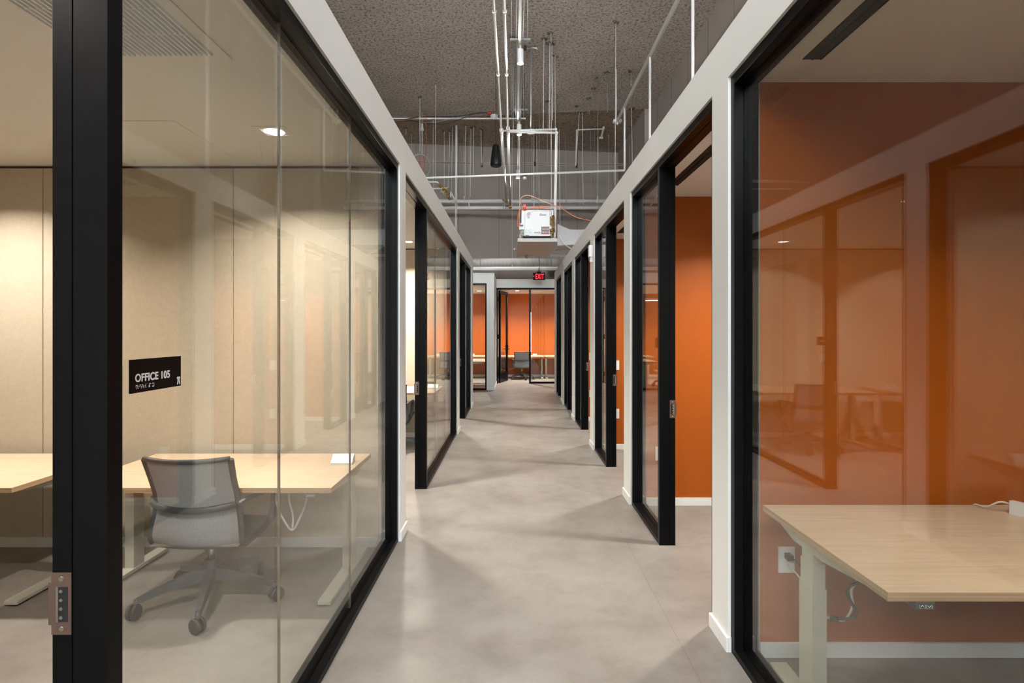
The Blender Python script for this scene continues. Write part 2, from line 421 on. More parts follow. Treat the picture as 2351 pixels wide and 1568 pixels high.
# --- black glazed frames
FD = 0.103
wcount = [1]
def prof(bm, s, X, y0, y1, z0, z1, axis):
    """frame member: two profiles with a narrow glazing channel between, recess shown on both narrow faces"""
    d0 = X+0.012
    def bx(a, c, dy, dz): box(bm, s*(d0+a), s*(d0+c), y0+dy, y1-dy, z0+dz, z1-dz)
    bx(0, 0.036, 0, 0); bx(0.052, FD, 0, 0)
    if axis == 'z': bx(0.036, 0.052, 0.004, 0)
    else: bx(0.036, 0.052, 0, 0.004)
def strike(parent, s, X, yf, z=0.885):
    """steel strike set in the door side of the mullion (faces the door opening, -y)"""
    d0 = X+0.012; b = new_bm()
    box(b, s*(d0+0.067), s*(d0+0.104), yf-0.0015, yf, z-0.058, z+0.058, 0)
    box(b, s*(d0+0.100), s*(d0+0.110), yf-0.0012, yf+0.0004, z-0.040, z+0.040, 0)
    box(b, s*(d0+0.073), s*(d0+0.094), yf-0.0019, yf-0.0014, z-0.034, z+0.032, 1)
    box(b, s*(d0+0.0905), s*(d0+0.0945), yf-0.0030, yf-0.0015, z-0.034, z+0.032, 2)
    for k in range(4): lathe(b, [(0.0032, -0.0026), (0.0032, -0.0018)], (s*(d0+0.086), yf, z-0.026+0.0165*k), 8, 'y', 2)
    for zz in (z+0.047, z-0.047): lathe(b, [(0.0045, -0.0028), (0.0045, -0.0014)], (s*(d0+0.085), yf, zz), 10, 'y', 2)
    obj('strike_plate', b, [simple('bronzed_steel', (0.17, 0.11, 0.09), 0.35, 0.6), 'blackmatte', 'chrome'], parent)
def door_leaf(parent, w, h, lever=True, hz=0.98):
    """leaf in local coords: hinge edge at x=0, width along +x, thickness y -0.022..0.022"""
    st = 0.085
    b = new_bm()
    box(b, 0, st, -0.022, 0.022, 0.008, h); box(b, w-st, w, -0.022, 0.022, 0.008, h)
    box(b, st, w-st, -0.022, 0.022, 0.008, 0.25); box(b, st, w-st, -0.022, 0.022, h-0.09, h)
    obj('door_frame', b, 'black', parent)
    b = new_bm(); box(b, st, w-st, -0.004, 0.004, 0.25, h-0.09); obj('pane', b, 'glass', parent)
    if lever:
        b = new_bm()
        for s in (-1, 1):
            y0 = s*0.022
            box(b, w-0.062, w-0.026, y0, y0+s*0.012, hz-0.12, hz+0.11, bev=0.003)
            tube(b, [(w-0.044, y0+s*0.010, hz), (w-0.044, y0+s*0.055, hz)], 0.011)
            tube(b, [(w-0.034, y0+s*0.055, hz), (w-0.155, y0+s*0.055, hz)], 0.009)
            lathe(b, [(0.013, 0), (0.013, 0.016)], (w-0.044, y0+s*0.012 if s > 0 else y0-0.028, hz+0.07), 12, 'y')
        obj('door_handle', b, 'black', parent)
dcount = [0]
def bay(s, X, y0, y1, mull, joints=(), door='open'):
    wcount[0] += 1
    root = sroot('window_%d' % wcount[0], (0, 0, 0))
    z1 = FTOP; zi = FTOP-0.045; gy0 = y0+0.04
    b = new_bm(); prof(b, s, X, y0+0.001, y1-0.001, zi, z1-0.001, 'y'); obj('window_head', b, 'black', root)
    for (a, c) in ((y0+0.001, y0+0.04), (y1-0.04, y1-0.001)):
        b = new_bm(); prof(b, s, X, a, c, 0, zi, 'z'); obj('window_jamb', b, 'black', root)
    d0 = X+0.012
    if mull is not None:
        b = new_bm()
        box(b, s*d0, s*(d0+0.064), mull, mull+0.041, 0, zi); box(b, s*(d0+0.067), s*(d0+FD), mull, mull+0.041, 0, zi)
        box(b, s*(d0+0.064), s*(d0+0.067), mull+0.004, mull+0.038, 0, zi)
        obj('window_mullion', b, 'black', root); gy0 = mull+0.041
        strike(root, s, X, mull)
    b = new_bm(); prof(b, s, X, gy0, y1-0.04, 0, 0.028, 'y'); obj('window_sill', b, 'black', root)
    ys = [gy0] + list(joints) + [y1-0.04]; g = d0+0.044
    for a, c in zip(ys, ys[1:]):
        b = new_bm(); box(b, s*(g-0.005), s*(g+0.005), a+(0.002 if a in joints else -0.004), c-(0.002 if c in joints else -0.004), 0.024, zi+0.004)
        obj('pane', b, 'glass', root)
    for j in joints:
        b = new_bm(); box(b, s*(g-0.0045), s*(g+0.0045), j-0.0019, j+0.0019, 0.028, zi); obj('glass_joint', b, 'seal', root)
    if mull is not None and door:
        dcount[0] += 1; wd = mull-(y0+0.04)-0.006; ang = PI/2 if door == 'closed' else (0.02 if s > 0 else PI-0.02)
        dx = 0.075 if door == 'closed' else 0.085
        dr = sroot('door_%d' % dcount[0], (s*(d0+dx), y0+0.043 + (0.0 if door == 'closed' else 0.022), 0), ang)
        if door != 'closed': dr.location.x = s*(d0+0.11)
        door_leaf(dr, wd, zi-0.006)
    return root
def rb(k, mull, door='open', joints=()):
    return bay(1, RX, RCOL[k][1], RCOL[k+1][0], mull, joints, door)
rb(0, 0.93); rb(1, 3.675); rb(2, 5.78); rb(3, 7.93); rb(4, 9.92, 'closed'); rb(5, 12.0, 'closed')
bay(-1, LX, LCOL[0][1], LCOL[1][0], 1.065, (1.949, 2.794))
bay(-1, LX, LCOL[1][1], LCOL[2][0], 4.975, (5.836, 6.648))
bay(-1, LX, LCOL[2][1], LCOL[3][0], 8.95)

# --- end walls beyond the corridor
YA, YB, YC = 13.1, 14.7, 16.9
wx0, wx1 = -2.45, -0.622
b = new_bm()
box(b, wx1, -0.444, YA, YA+0.12, 0, WTOP); box(b, wx0, wx1, YA, YA+0.12, 2.475, WTOP); box(b, -4.6, wx0, YA, YA+0.12, 0, WTOP)
struct('wall_end_left', b, 'white')
b = new_bm(); box(b, -0.564, -0.444, YA+0.12, YB, 0, WTOP, 0); box(b, -0.564, -0.444, YB, YC, 0, 2.47, 0); struct('wall_end_side', b, ['white'])
b = new_bm(); box(b, wx1, -0.432, YA-0.012, YA, 0, 0.064); box(b, -0.444, -0.432, YA, YB-0.002, 0, 0.064); struct('baseboard_end', b, 'whitetrim')
b = new_bm(); box(b, -0.444, 3.57, YB, YB+0.12, 2.492, WTOP); box(b, 1.65, 3.57, YB, YB+0.12, 0, 2.492); struct('wall_end_right', b, 'white')
b = new_bm(); box(b, -4.6, 3.57, YC, YC+0.10, 0, WTOP); struct('wall_end_room', b, 'orange')
b = new_bm(); box(b, -4.6, 3.57, YC-0.012, YC, 0, 0.064); struct('baseboard_room', b, 'whitetrim')
b = new_bm(); box(b, -4.6, -0.564, YA+0.12, YC, 2.47, 2.57); box(b, -0.444, 3.57, YB+0.12, YC, 2.47, 2.57); struct('ceiling_end_rooms', b, 'officeceil')
wcount[0] += 1; r = sroot('window_%d' % wcount[0])
b = new_bm(); box(b, wx0, wx0+0.035, YA+0.01, YA+0.11, 0, 2.475); box(b, wx1-0.035, wx1, YA+0.01, YA+0.11, 0, 2.475)
box(b, wx0+0.035, wx1-0.035, YA+0.01, YA+0.11, 2.44, 2.475); box(b, wx0+0.035, wx1-0.035, YA+0.01, YA+0.11, 0, 0.04)
obj('window_frame', b, 'black', r)
b = new_bm(); box(b, wx0+0.03, wx1-0.03, YA+0.05, YA+0.06, 0.035, 2.445); obj('pane', b, 'glass', r)
wcount[0] += 1; r = sroot('window_%d' % wcount[0])
b = new_bm()
box(b, -0.443, -0.405, YB+0.005, YB+0.108, 0, 2.491); box(b, 1.61, 1.649, YB+0.005, YB+0.108, 0, 2.491)
box(b, 0.405, 0.450, YB+0.005, YB+0.108, 0, 2.445)
box(b, -0.405, 1.61, YB+0.005, YB+0.108, 2.445, 2.491); box(b, 0.450, 1.61, YB+0.005, YB+0.108, 0, 0.045)
obj('window_frame', b, 'black', r)
b = new_bm(); box(b, 0.447, 1.613, YB+0.045, YB+0.055, 0.04, 2.45); obj('pane', b, 'glass', r)
dcount[0] += 1; dr = sroot('door_%d' % dcount[0], (-0.375, YB+0.135, 0), math.atan2(0.94, 0.245)); door_leaf(dr, 0.80, 2.43, hz=0.87)
b = new_bm()
for z in (0.25, 1.22, 2.2): box(b, -0.405, -0.385, YB+0.085, YB+0.125, z-0.06, z+0.06)
o = objs('hinge', b, 'black', r)

# ================================================================== LIGHT FIXTURES
def downlight(x, y, z=CEIL, watts=W_DOWN, label=None, sz=0.055, real=True, first=[None]):
    if first[0] is None:
        t = thing('recessed_downlight', label, 'ceiling light', (x, y, z), 0, 'square recessed downlights')
        b = new_bm(); s = 0.085
        for a in ((-s, s, -s, -0.058), (-s, s, 0.058, s), (-s, -0.058, -0.058, 0.058), (0.058, s, -0.058, 0.058)): box(b, a[0], a[1], a[2], a[3], -0.003, 0)
        obj('trim_plate', b, 'officeceil', t)
        b = new_bm(); lathe(b, [(0.050, -0.0035), (0.050, -0.0005)], n=24); obj('lens', b, 'lamp', t)
        first[0] = t
    else:
        t = dup(first[0], (x, y, z), 0, label)
    if watts:
        l = bpy.data.lights.new('downlight_lamp', 'AREA'); l.shape = 'DISK'; l.size = 0.10; l.energy = watts; l.color = (1.0, 0.91, 0.81)
        l.spread = math.radians(132)
        lo = bpy.data.objects.new('downlight_lamp', l); C.objects.link(lo); lo.location = (0, 0, -0.006); lo.parent = t
    return t
for (x, y, wt, lab) in (
    (-1.28, 3.03, 1.0, 'lit square downlight in first beige office ceiling, beside the glass joint'),
    (-3.20, 3.03, 0.95, 'lit downlight deep in the first beige office, over the far desk'),
    (-1.28, 0.95, 1.60, 'lit downlight in first beige office ceiling, nearer the camera than the vent'),
    (-1.27, 6.82, 2.00, 'lit square downlight in second beige office ceiling, seen through its doorway'),
    (-3.20, 6.82, 2.00, 'lit downlight deep in the second beige office ceiling'),
    (-1.27, 4.65, 1.60, 'lit downlight near the doorway of the second beige office'),
    (-1.27, 9.30, 2.00, 'lit downlight in the third beige office ceiling'),
    (1.75, 3.50, 1.56, 'lit downlight in orange office beyond the first white pier'),
    (1.75, 5.60, 1.56, 'lit downlight in orange office beyond the second white pier'),
    (1.75, 7.70, 1.56, 'lit downlight in orange office beyond the third white pier'),
    (1.75, 9.85, 1.56, 'lit downlight in orange office with the closed door'),
    (1.75, 0.95, 0.62, 'lit downlight in the orange office ceiling nearest the camera'),
    (0.10, 15.50, 2.45, 'lit downlight over open black door of the end room'),
    (1.75, 15.70, 2.45, 'lit downlight in end room over the second desk'),
    (-0.95, 15.60, 2.45, 'lit downlight in end room behind the narrow window'),
    (-2.60, 15.00, 2.00, 'lit downlight in end room near the linear pendant'),
    ):
    downlight(x, y, CEIL if y < 13 else 2.47, W_DOWN*wt, lab)

def pendant(x, y, zb, label, watts=W_PEND, first=[None]):
    if first[0] is None:
        t = thing('pendant_spotlight', label, 'pendant light', (x, y, zb), 0, 'white cylinder spotlights over the corridor')
        b = new_bm(); lathe(b, [(0.046, 0.004), (0.047, 0.02), (0.047, 0.20), (0.036, 0.215), (0.016, 0.222), (0.016, 0.275)], n=24); obj('lamp_shade', b, 'enclosure', t)
        b = new_bm(); lathe(b, [(0.040, 0.0), (0.040, 0.004)], n=24); obj('lens', b, 'lampcool', t)
        first[0] = t
    else: t = dup(first[0], (x, y, zb), 0, label)
    l = bpy.data.lights.new('spot_lamp', 'SPOT'); l.energy = watts; l.spot_size = math.radians(78); l.spot_blend = 0.4; l.shadow_soft_size = 0.04; l.color = (1.0, 0.985, 0.955)
    lo = bpy.data.objects.new('spot_lamp', l); C.objects.link(lo); lo.location = (0, 0, -0.05); lo.parent = t
    l = bpy.data.lights.new('pipe_fill_lamp', 'POINT'); l.energy = 19; l.shadow_soft_size = 0.04; l.color = (1.0, 0.985, 0.955)   # added point light, brightens the pipes and upper walls
    lo = bpy.data.objects.new('pipe_fill_lamp', l); C.objects.link(lo); lo.location = (0, 0, -0.06); lo.parent = t
PZ = EYE+3.85
for y, lab in ((8.2, 'bright white cylinder spotlight at the top of the view'), (11.2, 'white cylinder spotlight beside the pipe rectangle'), (14.4, 'farthest lit white cylinder spotlight, above the white ceiling unit'),
               (5.3, 'white cylinder spotlight above the corridor, before the first visible one'), (2.4, 'white cylinder spotlight above the corridor between the two big glazed offices'), (-0.6, 'white cylinder spotlight above the camera end of the corridor')):
    pendant(0.10 if y < 9 else 0.11, y, PZ, lab)

# linear pendant seen mirrored in the glass
t = thing('linear_pendant_light', 'long thin lit bar light in the end room, mirrored in the glass', 'pendant light', (-2.75, 14.3, 2.13))
b = new_bm(); box(b, -1.4, 1.4, -0.03, 0.03, 0.012, 0.06); obj('lamp_body', b, 'enclosure', t)
b = new_bm(); box(b, -1.39, 1.39, -0.025, 0.025, 0.0, 0.012); obj('diffuser', b, emit('lit_bar', (1, 0.96, 0.9), 10), t)
b = new_bm(); tube(b, [(-1.0, 0, 0.06), (-1.0, 0, 0.34)], 0.003, 6); tube(b, [(1.0, 0, 0.06), (1.0, 0, 0.34)], 0.003, 6); objs('suspension_wire', b, 'chrome', t)

# ================================================================== OFFICE CEILING ITEMS
t = thing('ceiling_diffuser', 'square louvred air vent in first beige office ceiling', 'air vent', (-1.385, 1.93, CEIL))
b = new_bm()
for a in ((-0.285, 0.285, -0.285, -0.235), (-0.285, 0.285, 0.235, 0.285), (-0.285, -0.235, -0.235, 0.235), (0.235, 0.285, -0.235, 0.235)): box(b, a[0], a[1], a[2], a[3], -0.006, 0)
obj('frame', b, 'officeceil', t)
b = new_bm(); box(b, -0.235, 0.235, -0.235, 0.235, -0.0012, -0.0004); obj('backing', b, simple('vent_depth', (0.14, 0.14, 0.14), 0.7), t)
b = new_bm()
for k in range(24):
    x = -0.225+0.0196*k; prism(b, [(x, -0.0015), (x+0.012, -0.0015), (x+0.009, -0.016), (x+0.003, -0.016)], 'y', -0.234, 0.234)
for yy in (-0.08, 0.08): box(b, -0.234, 0.234, yy-0.003, yy+0.003, -0.012, -0.0015)
obj('louvre_blades', b, simple('grey_vent_enamel', (0.80, 0.82, 0.82), 0.35), t)
tag(obj('access_panel', (lambda b: (box(b, -2.32, -1.72, 2.87, 3.50, CEIL-0.0035, CEIL-0.0005), b)[1])(new_bm()), 'officeceil'),
    'flush white access panel in first beige office ceiling beside the downlight', 'access panel')
def slot(x0, x1, y0, y1, label, nm='slot_diffuser'):
    t = thing(nm, label, 'air vent', ((x0+x1)/2, (y0+y1)/2, CEIL), 0, 'black ceiling slots of the orange offices'); w_, d_ = (x1-x0)/2, (y1-y0)/2
    b = new_bm(); box(b, -w_, w_, -d_, d_, -0.003, -0.0003); obj('slot_body', b, 'blackmatte', t)
    b = new_bm(); box(b, -w_-0.004, -w_, -d_, d_, -0.005, 0); box(b, w_, w_+0.004, -d_, d_, -0.005, 0); box(b, -0.003, 0.003, -d_, d_, -0.006, -0.003); obj('slot_rim', b, 'black', t)
slot(1.135, 1.20, 0.9, 2.215, 'black linear air slot in ceiling above the oak desk behind the orange-reflecting glass')
slot(1.135, 1.20, 3.0, 4.15, 'black linear air slot in office ceiling just beyond the first white pier')
slot(1.135, 1.20, 5.1, 6.20, 'black linear air slot in office ceiling beyond the second white pier')
slot(1.135, 1.20, 7.2, 8.25, 'black linear air slot in office ceiling beyond the third white pier')

# ================================================================== DESKS
def desk(name_label, x0, x1, y0, y1, h, rz=0, ctrl=True, legm='leg', group='height-adjustable oak desks'):
    w_, d_ = (x1-x0)/2, (y1-y0)/2; cx_, cy_ = (x0+x1)/2, (y0+y1)/2
    if rz: w_, d_ = d_, w_
    t = thing('standing_desk', name_label, 'desk', (cx_, cy_, 0), rz, group)
    b = new_bm(); fs = box(b, -w_, w_, -d_, d_, h-0.025, h, 0)
    for f in fs:
        if abs(f.calc_center_median().z-h) > 0.001: f.material_index = 1
    obj('tabletop', b, ['wood', 'woodedge'], t)
    for s in (-1, 1):
        lx = s*(w_-0.052); yc = 0.10
        b = new_bm()
        box(b, lx-0.020, lx+0.020, yc-0.038, yc+0.038, h-0.16, h-0.07)
        box(b, lx-0.023, lx+0.023, yc-0.042, yc+0.042, h-0.25, h-0.11)
        box(b, lx-0.026, lx+0.026, yc-0.046, yc+0.046, 0.03, h-0.20)
        lg = obj('leg', b, legm, t)
        b = new_bm(); box(b, lx-0.034, lx+0.034, -0.36+0.02, 0.37, 0.008, 0.030, bev=0.004); obj('foot', b, legm, lg)
        b = new_bm()
        for yy in (-0.31, 0.34): lathe(b, [(0.016, 0), (0.018, 0.008)], (lx, yy, 0), 12)
        objs('glide', b, 'dark', lg)
        b = new_bm()
        prism(b, [(-d_+0.06, h-0.026), (-d_+0.06, h-0.036), (yc-0.10, h-0.075), (yc+0.10, h-0.075), (d_-0.05, h-0.036), (d_-0.05, h-0.026)], 'x', lx-0.022, lx+0.022)
        obj('support_bracket', b, legm, t)
    b = new_bm(); box(b, -w_+0.08, w_-0.08, 0.07, 0.13, h-0.065, h-0.03); obj('crossbar', b, legm, t)
    if ctrl:
        cb = new_bm(); cx0 = -w_+0.075 if ctrl == 1 else w_-0.13
        box(cb, cx0, cx0+0.055, -d_-0.004, -d_+0.05, h-0.047, h-0.026, 0, bev=0.003)
        zc = h-0.0365; yf = -d_-0.0045
        for k, up in ((0, 1), (1, -1)):
            xc = cx0+0.018+0.019*k
            for sg in (-1, 1): tube(cb, [(xc+sg*0.004, yf, zc-0.002*up), (xc, yf, zc+0.0035*up)], 0.0007, 5, 1)
            tube(cb, [(xc-0.0075, yf, zc+0.004), (xc-0.0075, yf, zc-0.006), (xc+0.0075, yf, zc-0.006), (xc+0.0075, yf, zc+0.004)], 0.0005, 5, 1)
        obj('height_control', cb, ['rack', 'signwhite'], t)
    return t
d1 = desk('oak sit-stand desk standing directly behind the office sign glass', -2.26, -0.905, 2.81, 3.59, 0.615, legm='leg', ctrl=2)
d2 = desk('oak sit-stand desk seen through the open doorway beside the big steel strike', -3.85, -2.49, 2.81, 3.59, 0.615, ctrl=0)
d3 = desk('pale oak sit-stand desk behind the orange-reflecting glass', 1.04, 2.40, 1.573, 2.36, 0.67, ctrl=1)
d4 = desk('oak sit-stand desk beside the glass of the second beige office', -2.27, -0.915, 6.55, 7.33, 0.67, ctrl=0)
d5 = desk('oak sit-stand desk deep in the second beige office', -3.85, -2.50, 6.55, 7.33, 0.67, ctrl=0)
d6 = desk('oak sit-stand desk in end room facing the open black door', -0.43, 0.875, 16.05, 16.83, 0.645, ctrl=0)
d7 = desk('oak sit-stand desk in end room behind the fixed glass', 0.90, 2.25, 16.05, 16.83, 0.645, ctrl=0)
d8 = desk('oak sit-stand desk against orange wall behind the narrow end window', -2.0, -0.64, 16.05, 16.83, 0.645, ctrl=0)
d9 = desk('oak sit-stand desk just inside the narrow end window', -1.44, -0.66, 13.4, 14.76, 0.645, rz=PI/2, ctrl=0)

def module(x, y, z, label, rz=0.0, first=[None]):
    if first[0] is None:
        t = thing('desk_power_module', label, 'power outlet', (x, y, z), rz, 'white desktop power modules')
        b = new_bm(); prism(b, [(-0.035, 0), (0.035, 0), (0.035, 0.052), (0.012, 0.052), (-0.035, 0.012)], 'x', -0.062, 0.062)
        obj('housing', b, 'plastic', t)
        b = new_bm(); nrm = Vector((0, -0.040, 0.047)).normalized(); tv = Vector((0, 0.047, 0.040)).normalized()
        for k in range(2):
            for q in (-1, 1):
                c = Vector((-0.03+0.032*k+q*0.004, -0.0115, 0.032))+nrm*0.0004; tube(b, [c-tv*0.004, c+tv*0.004], 0.0011, 5)
        for q in (-1, 1):
            c = Vector((0.042, -0.0115, 0.032+q*0.006)) + nrm*0.0004 + tv*q*0.003; tube(b, [c-Vector((0.005, 0, 0)), c+Vector((0.005, 0, 0))], 0.0016, 5)
        objs('socket', b, 'decal', t); first[0] = t; return t
    return dup(first[0], (x, y, z), rz, label)
module(-1.00, 3.32, 0.615, 'white power module on the oak desk behind the sign glass')
module(-1.0, 7.05, 0.67, 'white power module on desk in second beige office beside the glass')
module(-2.72, 7.05, 0.67, 'white power module on the deep desk of the second beige office')
module(0.62, 16.5, 0.645, 'white power module on end room desk, seen through the fixed glass beside the chair')
module(-1.2, 16.5, 0.645, 'white power module on end desk behind the narrow window')
t = module(2.02, 2.20, 0.67, 'white power module with white cord on desk behind the orange-reflecting glass', 1.9)
tag(obj('power_cord', (lambda b: (tube(b, smooth_pts([(1.99, 2.26, 0.70), (1.95, 2.27, 0.71), (1.92, 2.30, 0.68), (1.915, 2.352, 0.674), (1.915, 2.368, 0.64), (1.915, 2.372, 0.60)]), 0.004, 6), b)[1])(new_bm()), 'cordwhite'),
    'white cord running from power module over the back edge of the desk', 'cord')

# cables below desks
def cord(pts, r, mat, label, nm='power_cord', cat='cord', k=6):
    b = new_bm(); tube(b, smooth_pts(pts, k), r, 7); return tag(obj(nm, b, mat), label, cat)
# near right desk: outlet, plug, cords
def outlet(x, y, z, label, nm='wall_outlet', kind='outlet', face=-1):
    t = thing(nm, label, 'wall outlet' if kind == 'outlet' else 'light switch', (x, y, z), 0, 'white wall plates')
    b = new_bm(); box(b, -0.035, 0.035, -0.005, 0, -0.056, 0.056, bev=0.0015); obj('cover_plate', b, 'plastic', t)
    b = new_bm()
    if kind == 'outlet':
        for q in (-1, 1): box(b, -0.015, 0.015, -0.0065, -0.0045, q*0.020-0.014, q*0.020+0.014)
    else: box(b, -0.016, 0.016, -0.0075, -0.0045, -0.033, 0.033)
    obj('socket_face' if kind == 'outlet' else 'rocker', b, 'whitetrim', t); return t
outlet(1.168, 2.425, 0.416, 'white wall outlet with black plug, behind the leg of the oak desk')
outlet(1.165, 4.51, 0.415, 'white outlet low on the orange wall beyond the first white pier')
outlet(1.19, 4.51, 1.00, 'white switch plate on the orange wall beyond the first white pier', 'light_switch', 'switch')
outlet(1.20, 6.62, 0.42, 'white outlet low on orange wall beyond the second white pier')
outlet(1.20, 6.62, 0.985, 'white switch plate on orange wall beyond the second white pier', 'light_switch', 'switch')
outlet(1.20, 8.70, 0.42, 'white outlet low on orange wall beyond the third white pier')
outlet(1.20, 8.70, 0.99, 'white switch plate on orange wall beyond the third white pier', 'light_switch', 'switch')
outlet(-2.05, 7.388, 1.03, 'white switch plate on felt wall of second beige office', 'light_switch', 'switch')
t = thing('black_power_plug', 'black plug in the white outlet behind the desk leg', 'plug', (1.168, 2.418, 0.438))
b = new_bm(); box(b, -0.013, 0.013, -0.036, 0.0, -0.012, 0.012, bev=0.004); obj('plug_body', b, 'cordblack', t)
b = new_bm(); tube(b, smooth_pts([(0, -0.03, 0), (0.02, -0.055, -0.012), (0.05, -0.08, -0.06), (0.07, -0.11, -0.12)]), 0.004, 7); obj('plug_cord', b, 'cordblack', t)
cord([(1.168, 2.418, 0.398), (1.168, 2.35, 0.395), (1.19, 2.31, 0.36), (1.22, 2.28, 0.30)], 0.0035, 'cordwhite', 'white cord plugged into the lower socket behind the desk leg')
cord([at(1884, 1416, 2.06), at(1909, 1419, 2.03), at(1936, 1424, 2.0), at(1950, 1410, 1.98), at(1958, 1387, 1.96), at(1955, 1356, 1.94), at(1966, 1336, 1.92), at(1985, 1325, 1.92)], 0.0045, 'cordwhite', 'white cord looping under the near oak desk')
cord([at(1926, 1421, 2.0), at(1944, 1421, 1.97), at(1960, 1417, 1.95), at(1966, 1406, 1.94), at(1956, 1386, 1.93), at(1945, 1363, 1.93), at(1951, 1347, 1.92), at(1975, 1335, 1.91), at(1992, 1325, 1.91)], 0.0050, 'cordblack', 'black cord looping under the near oak desk')
b = new_bm(); tube(b, [at(1908, 1419, 2.03), at(1925, 1422, 2.01)], 0.010, 8); tag(obj('cord_clip', b, 'cordblack'), 'black cord clip tying the two cords under the oak desk', 'cord clip')
cord([(-1.24, 2.98, 0.585), (-1.25, 2.98, 0.50), (-1.22, 2.98, 0.42), (-1.165, 2.98, 0.345), (-1.12, 2.98, 0.42), (-1.09, 2.98, 0.50), (-1.085, 2.98, 0.59)], 0.006, 'decalpale', 'grey cord hanging in a loop under the desk behind the sign glass')
cord([(-1.185, 2.99, 0.585), (-1.185, 2.99, 0.50), (-1.165, 2.99, 0.42), (-1.165, 2.985, 0.35)], 0.005, 'cordwhite', 'white cord hanging straight inside the grey loop under the desk')
cord([(-1.38, 6.9, 0.64), (-1.34, 6.88, 0.5), (-1.30, 6.86, 0.35), (-1.33, 6.85, 0.22), (-1.36, 6.84, 0.16), (-1.31, 6.85, 0.24), (-1.24, 6.88, 0.35), (-1.21, 6.9, 0.40)], 0.008, 'cordblack', 'black tangled cord hanging under desk in the second beige office')
cord([(-0.42, 16.5, 0.30), (-0.25, 16.4, 0.22), (-0.05, 16.45, 0.27), (0.15, 16.5, 0.34), (0.3, 16.6, 0.62)], 0.006, 'cordwhite', 'white cord strung beneath the end room desk beside the chair')

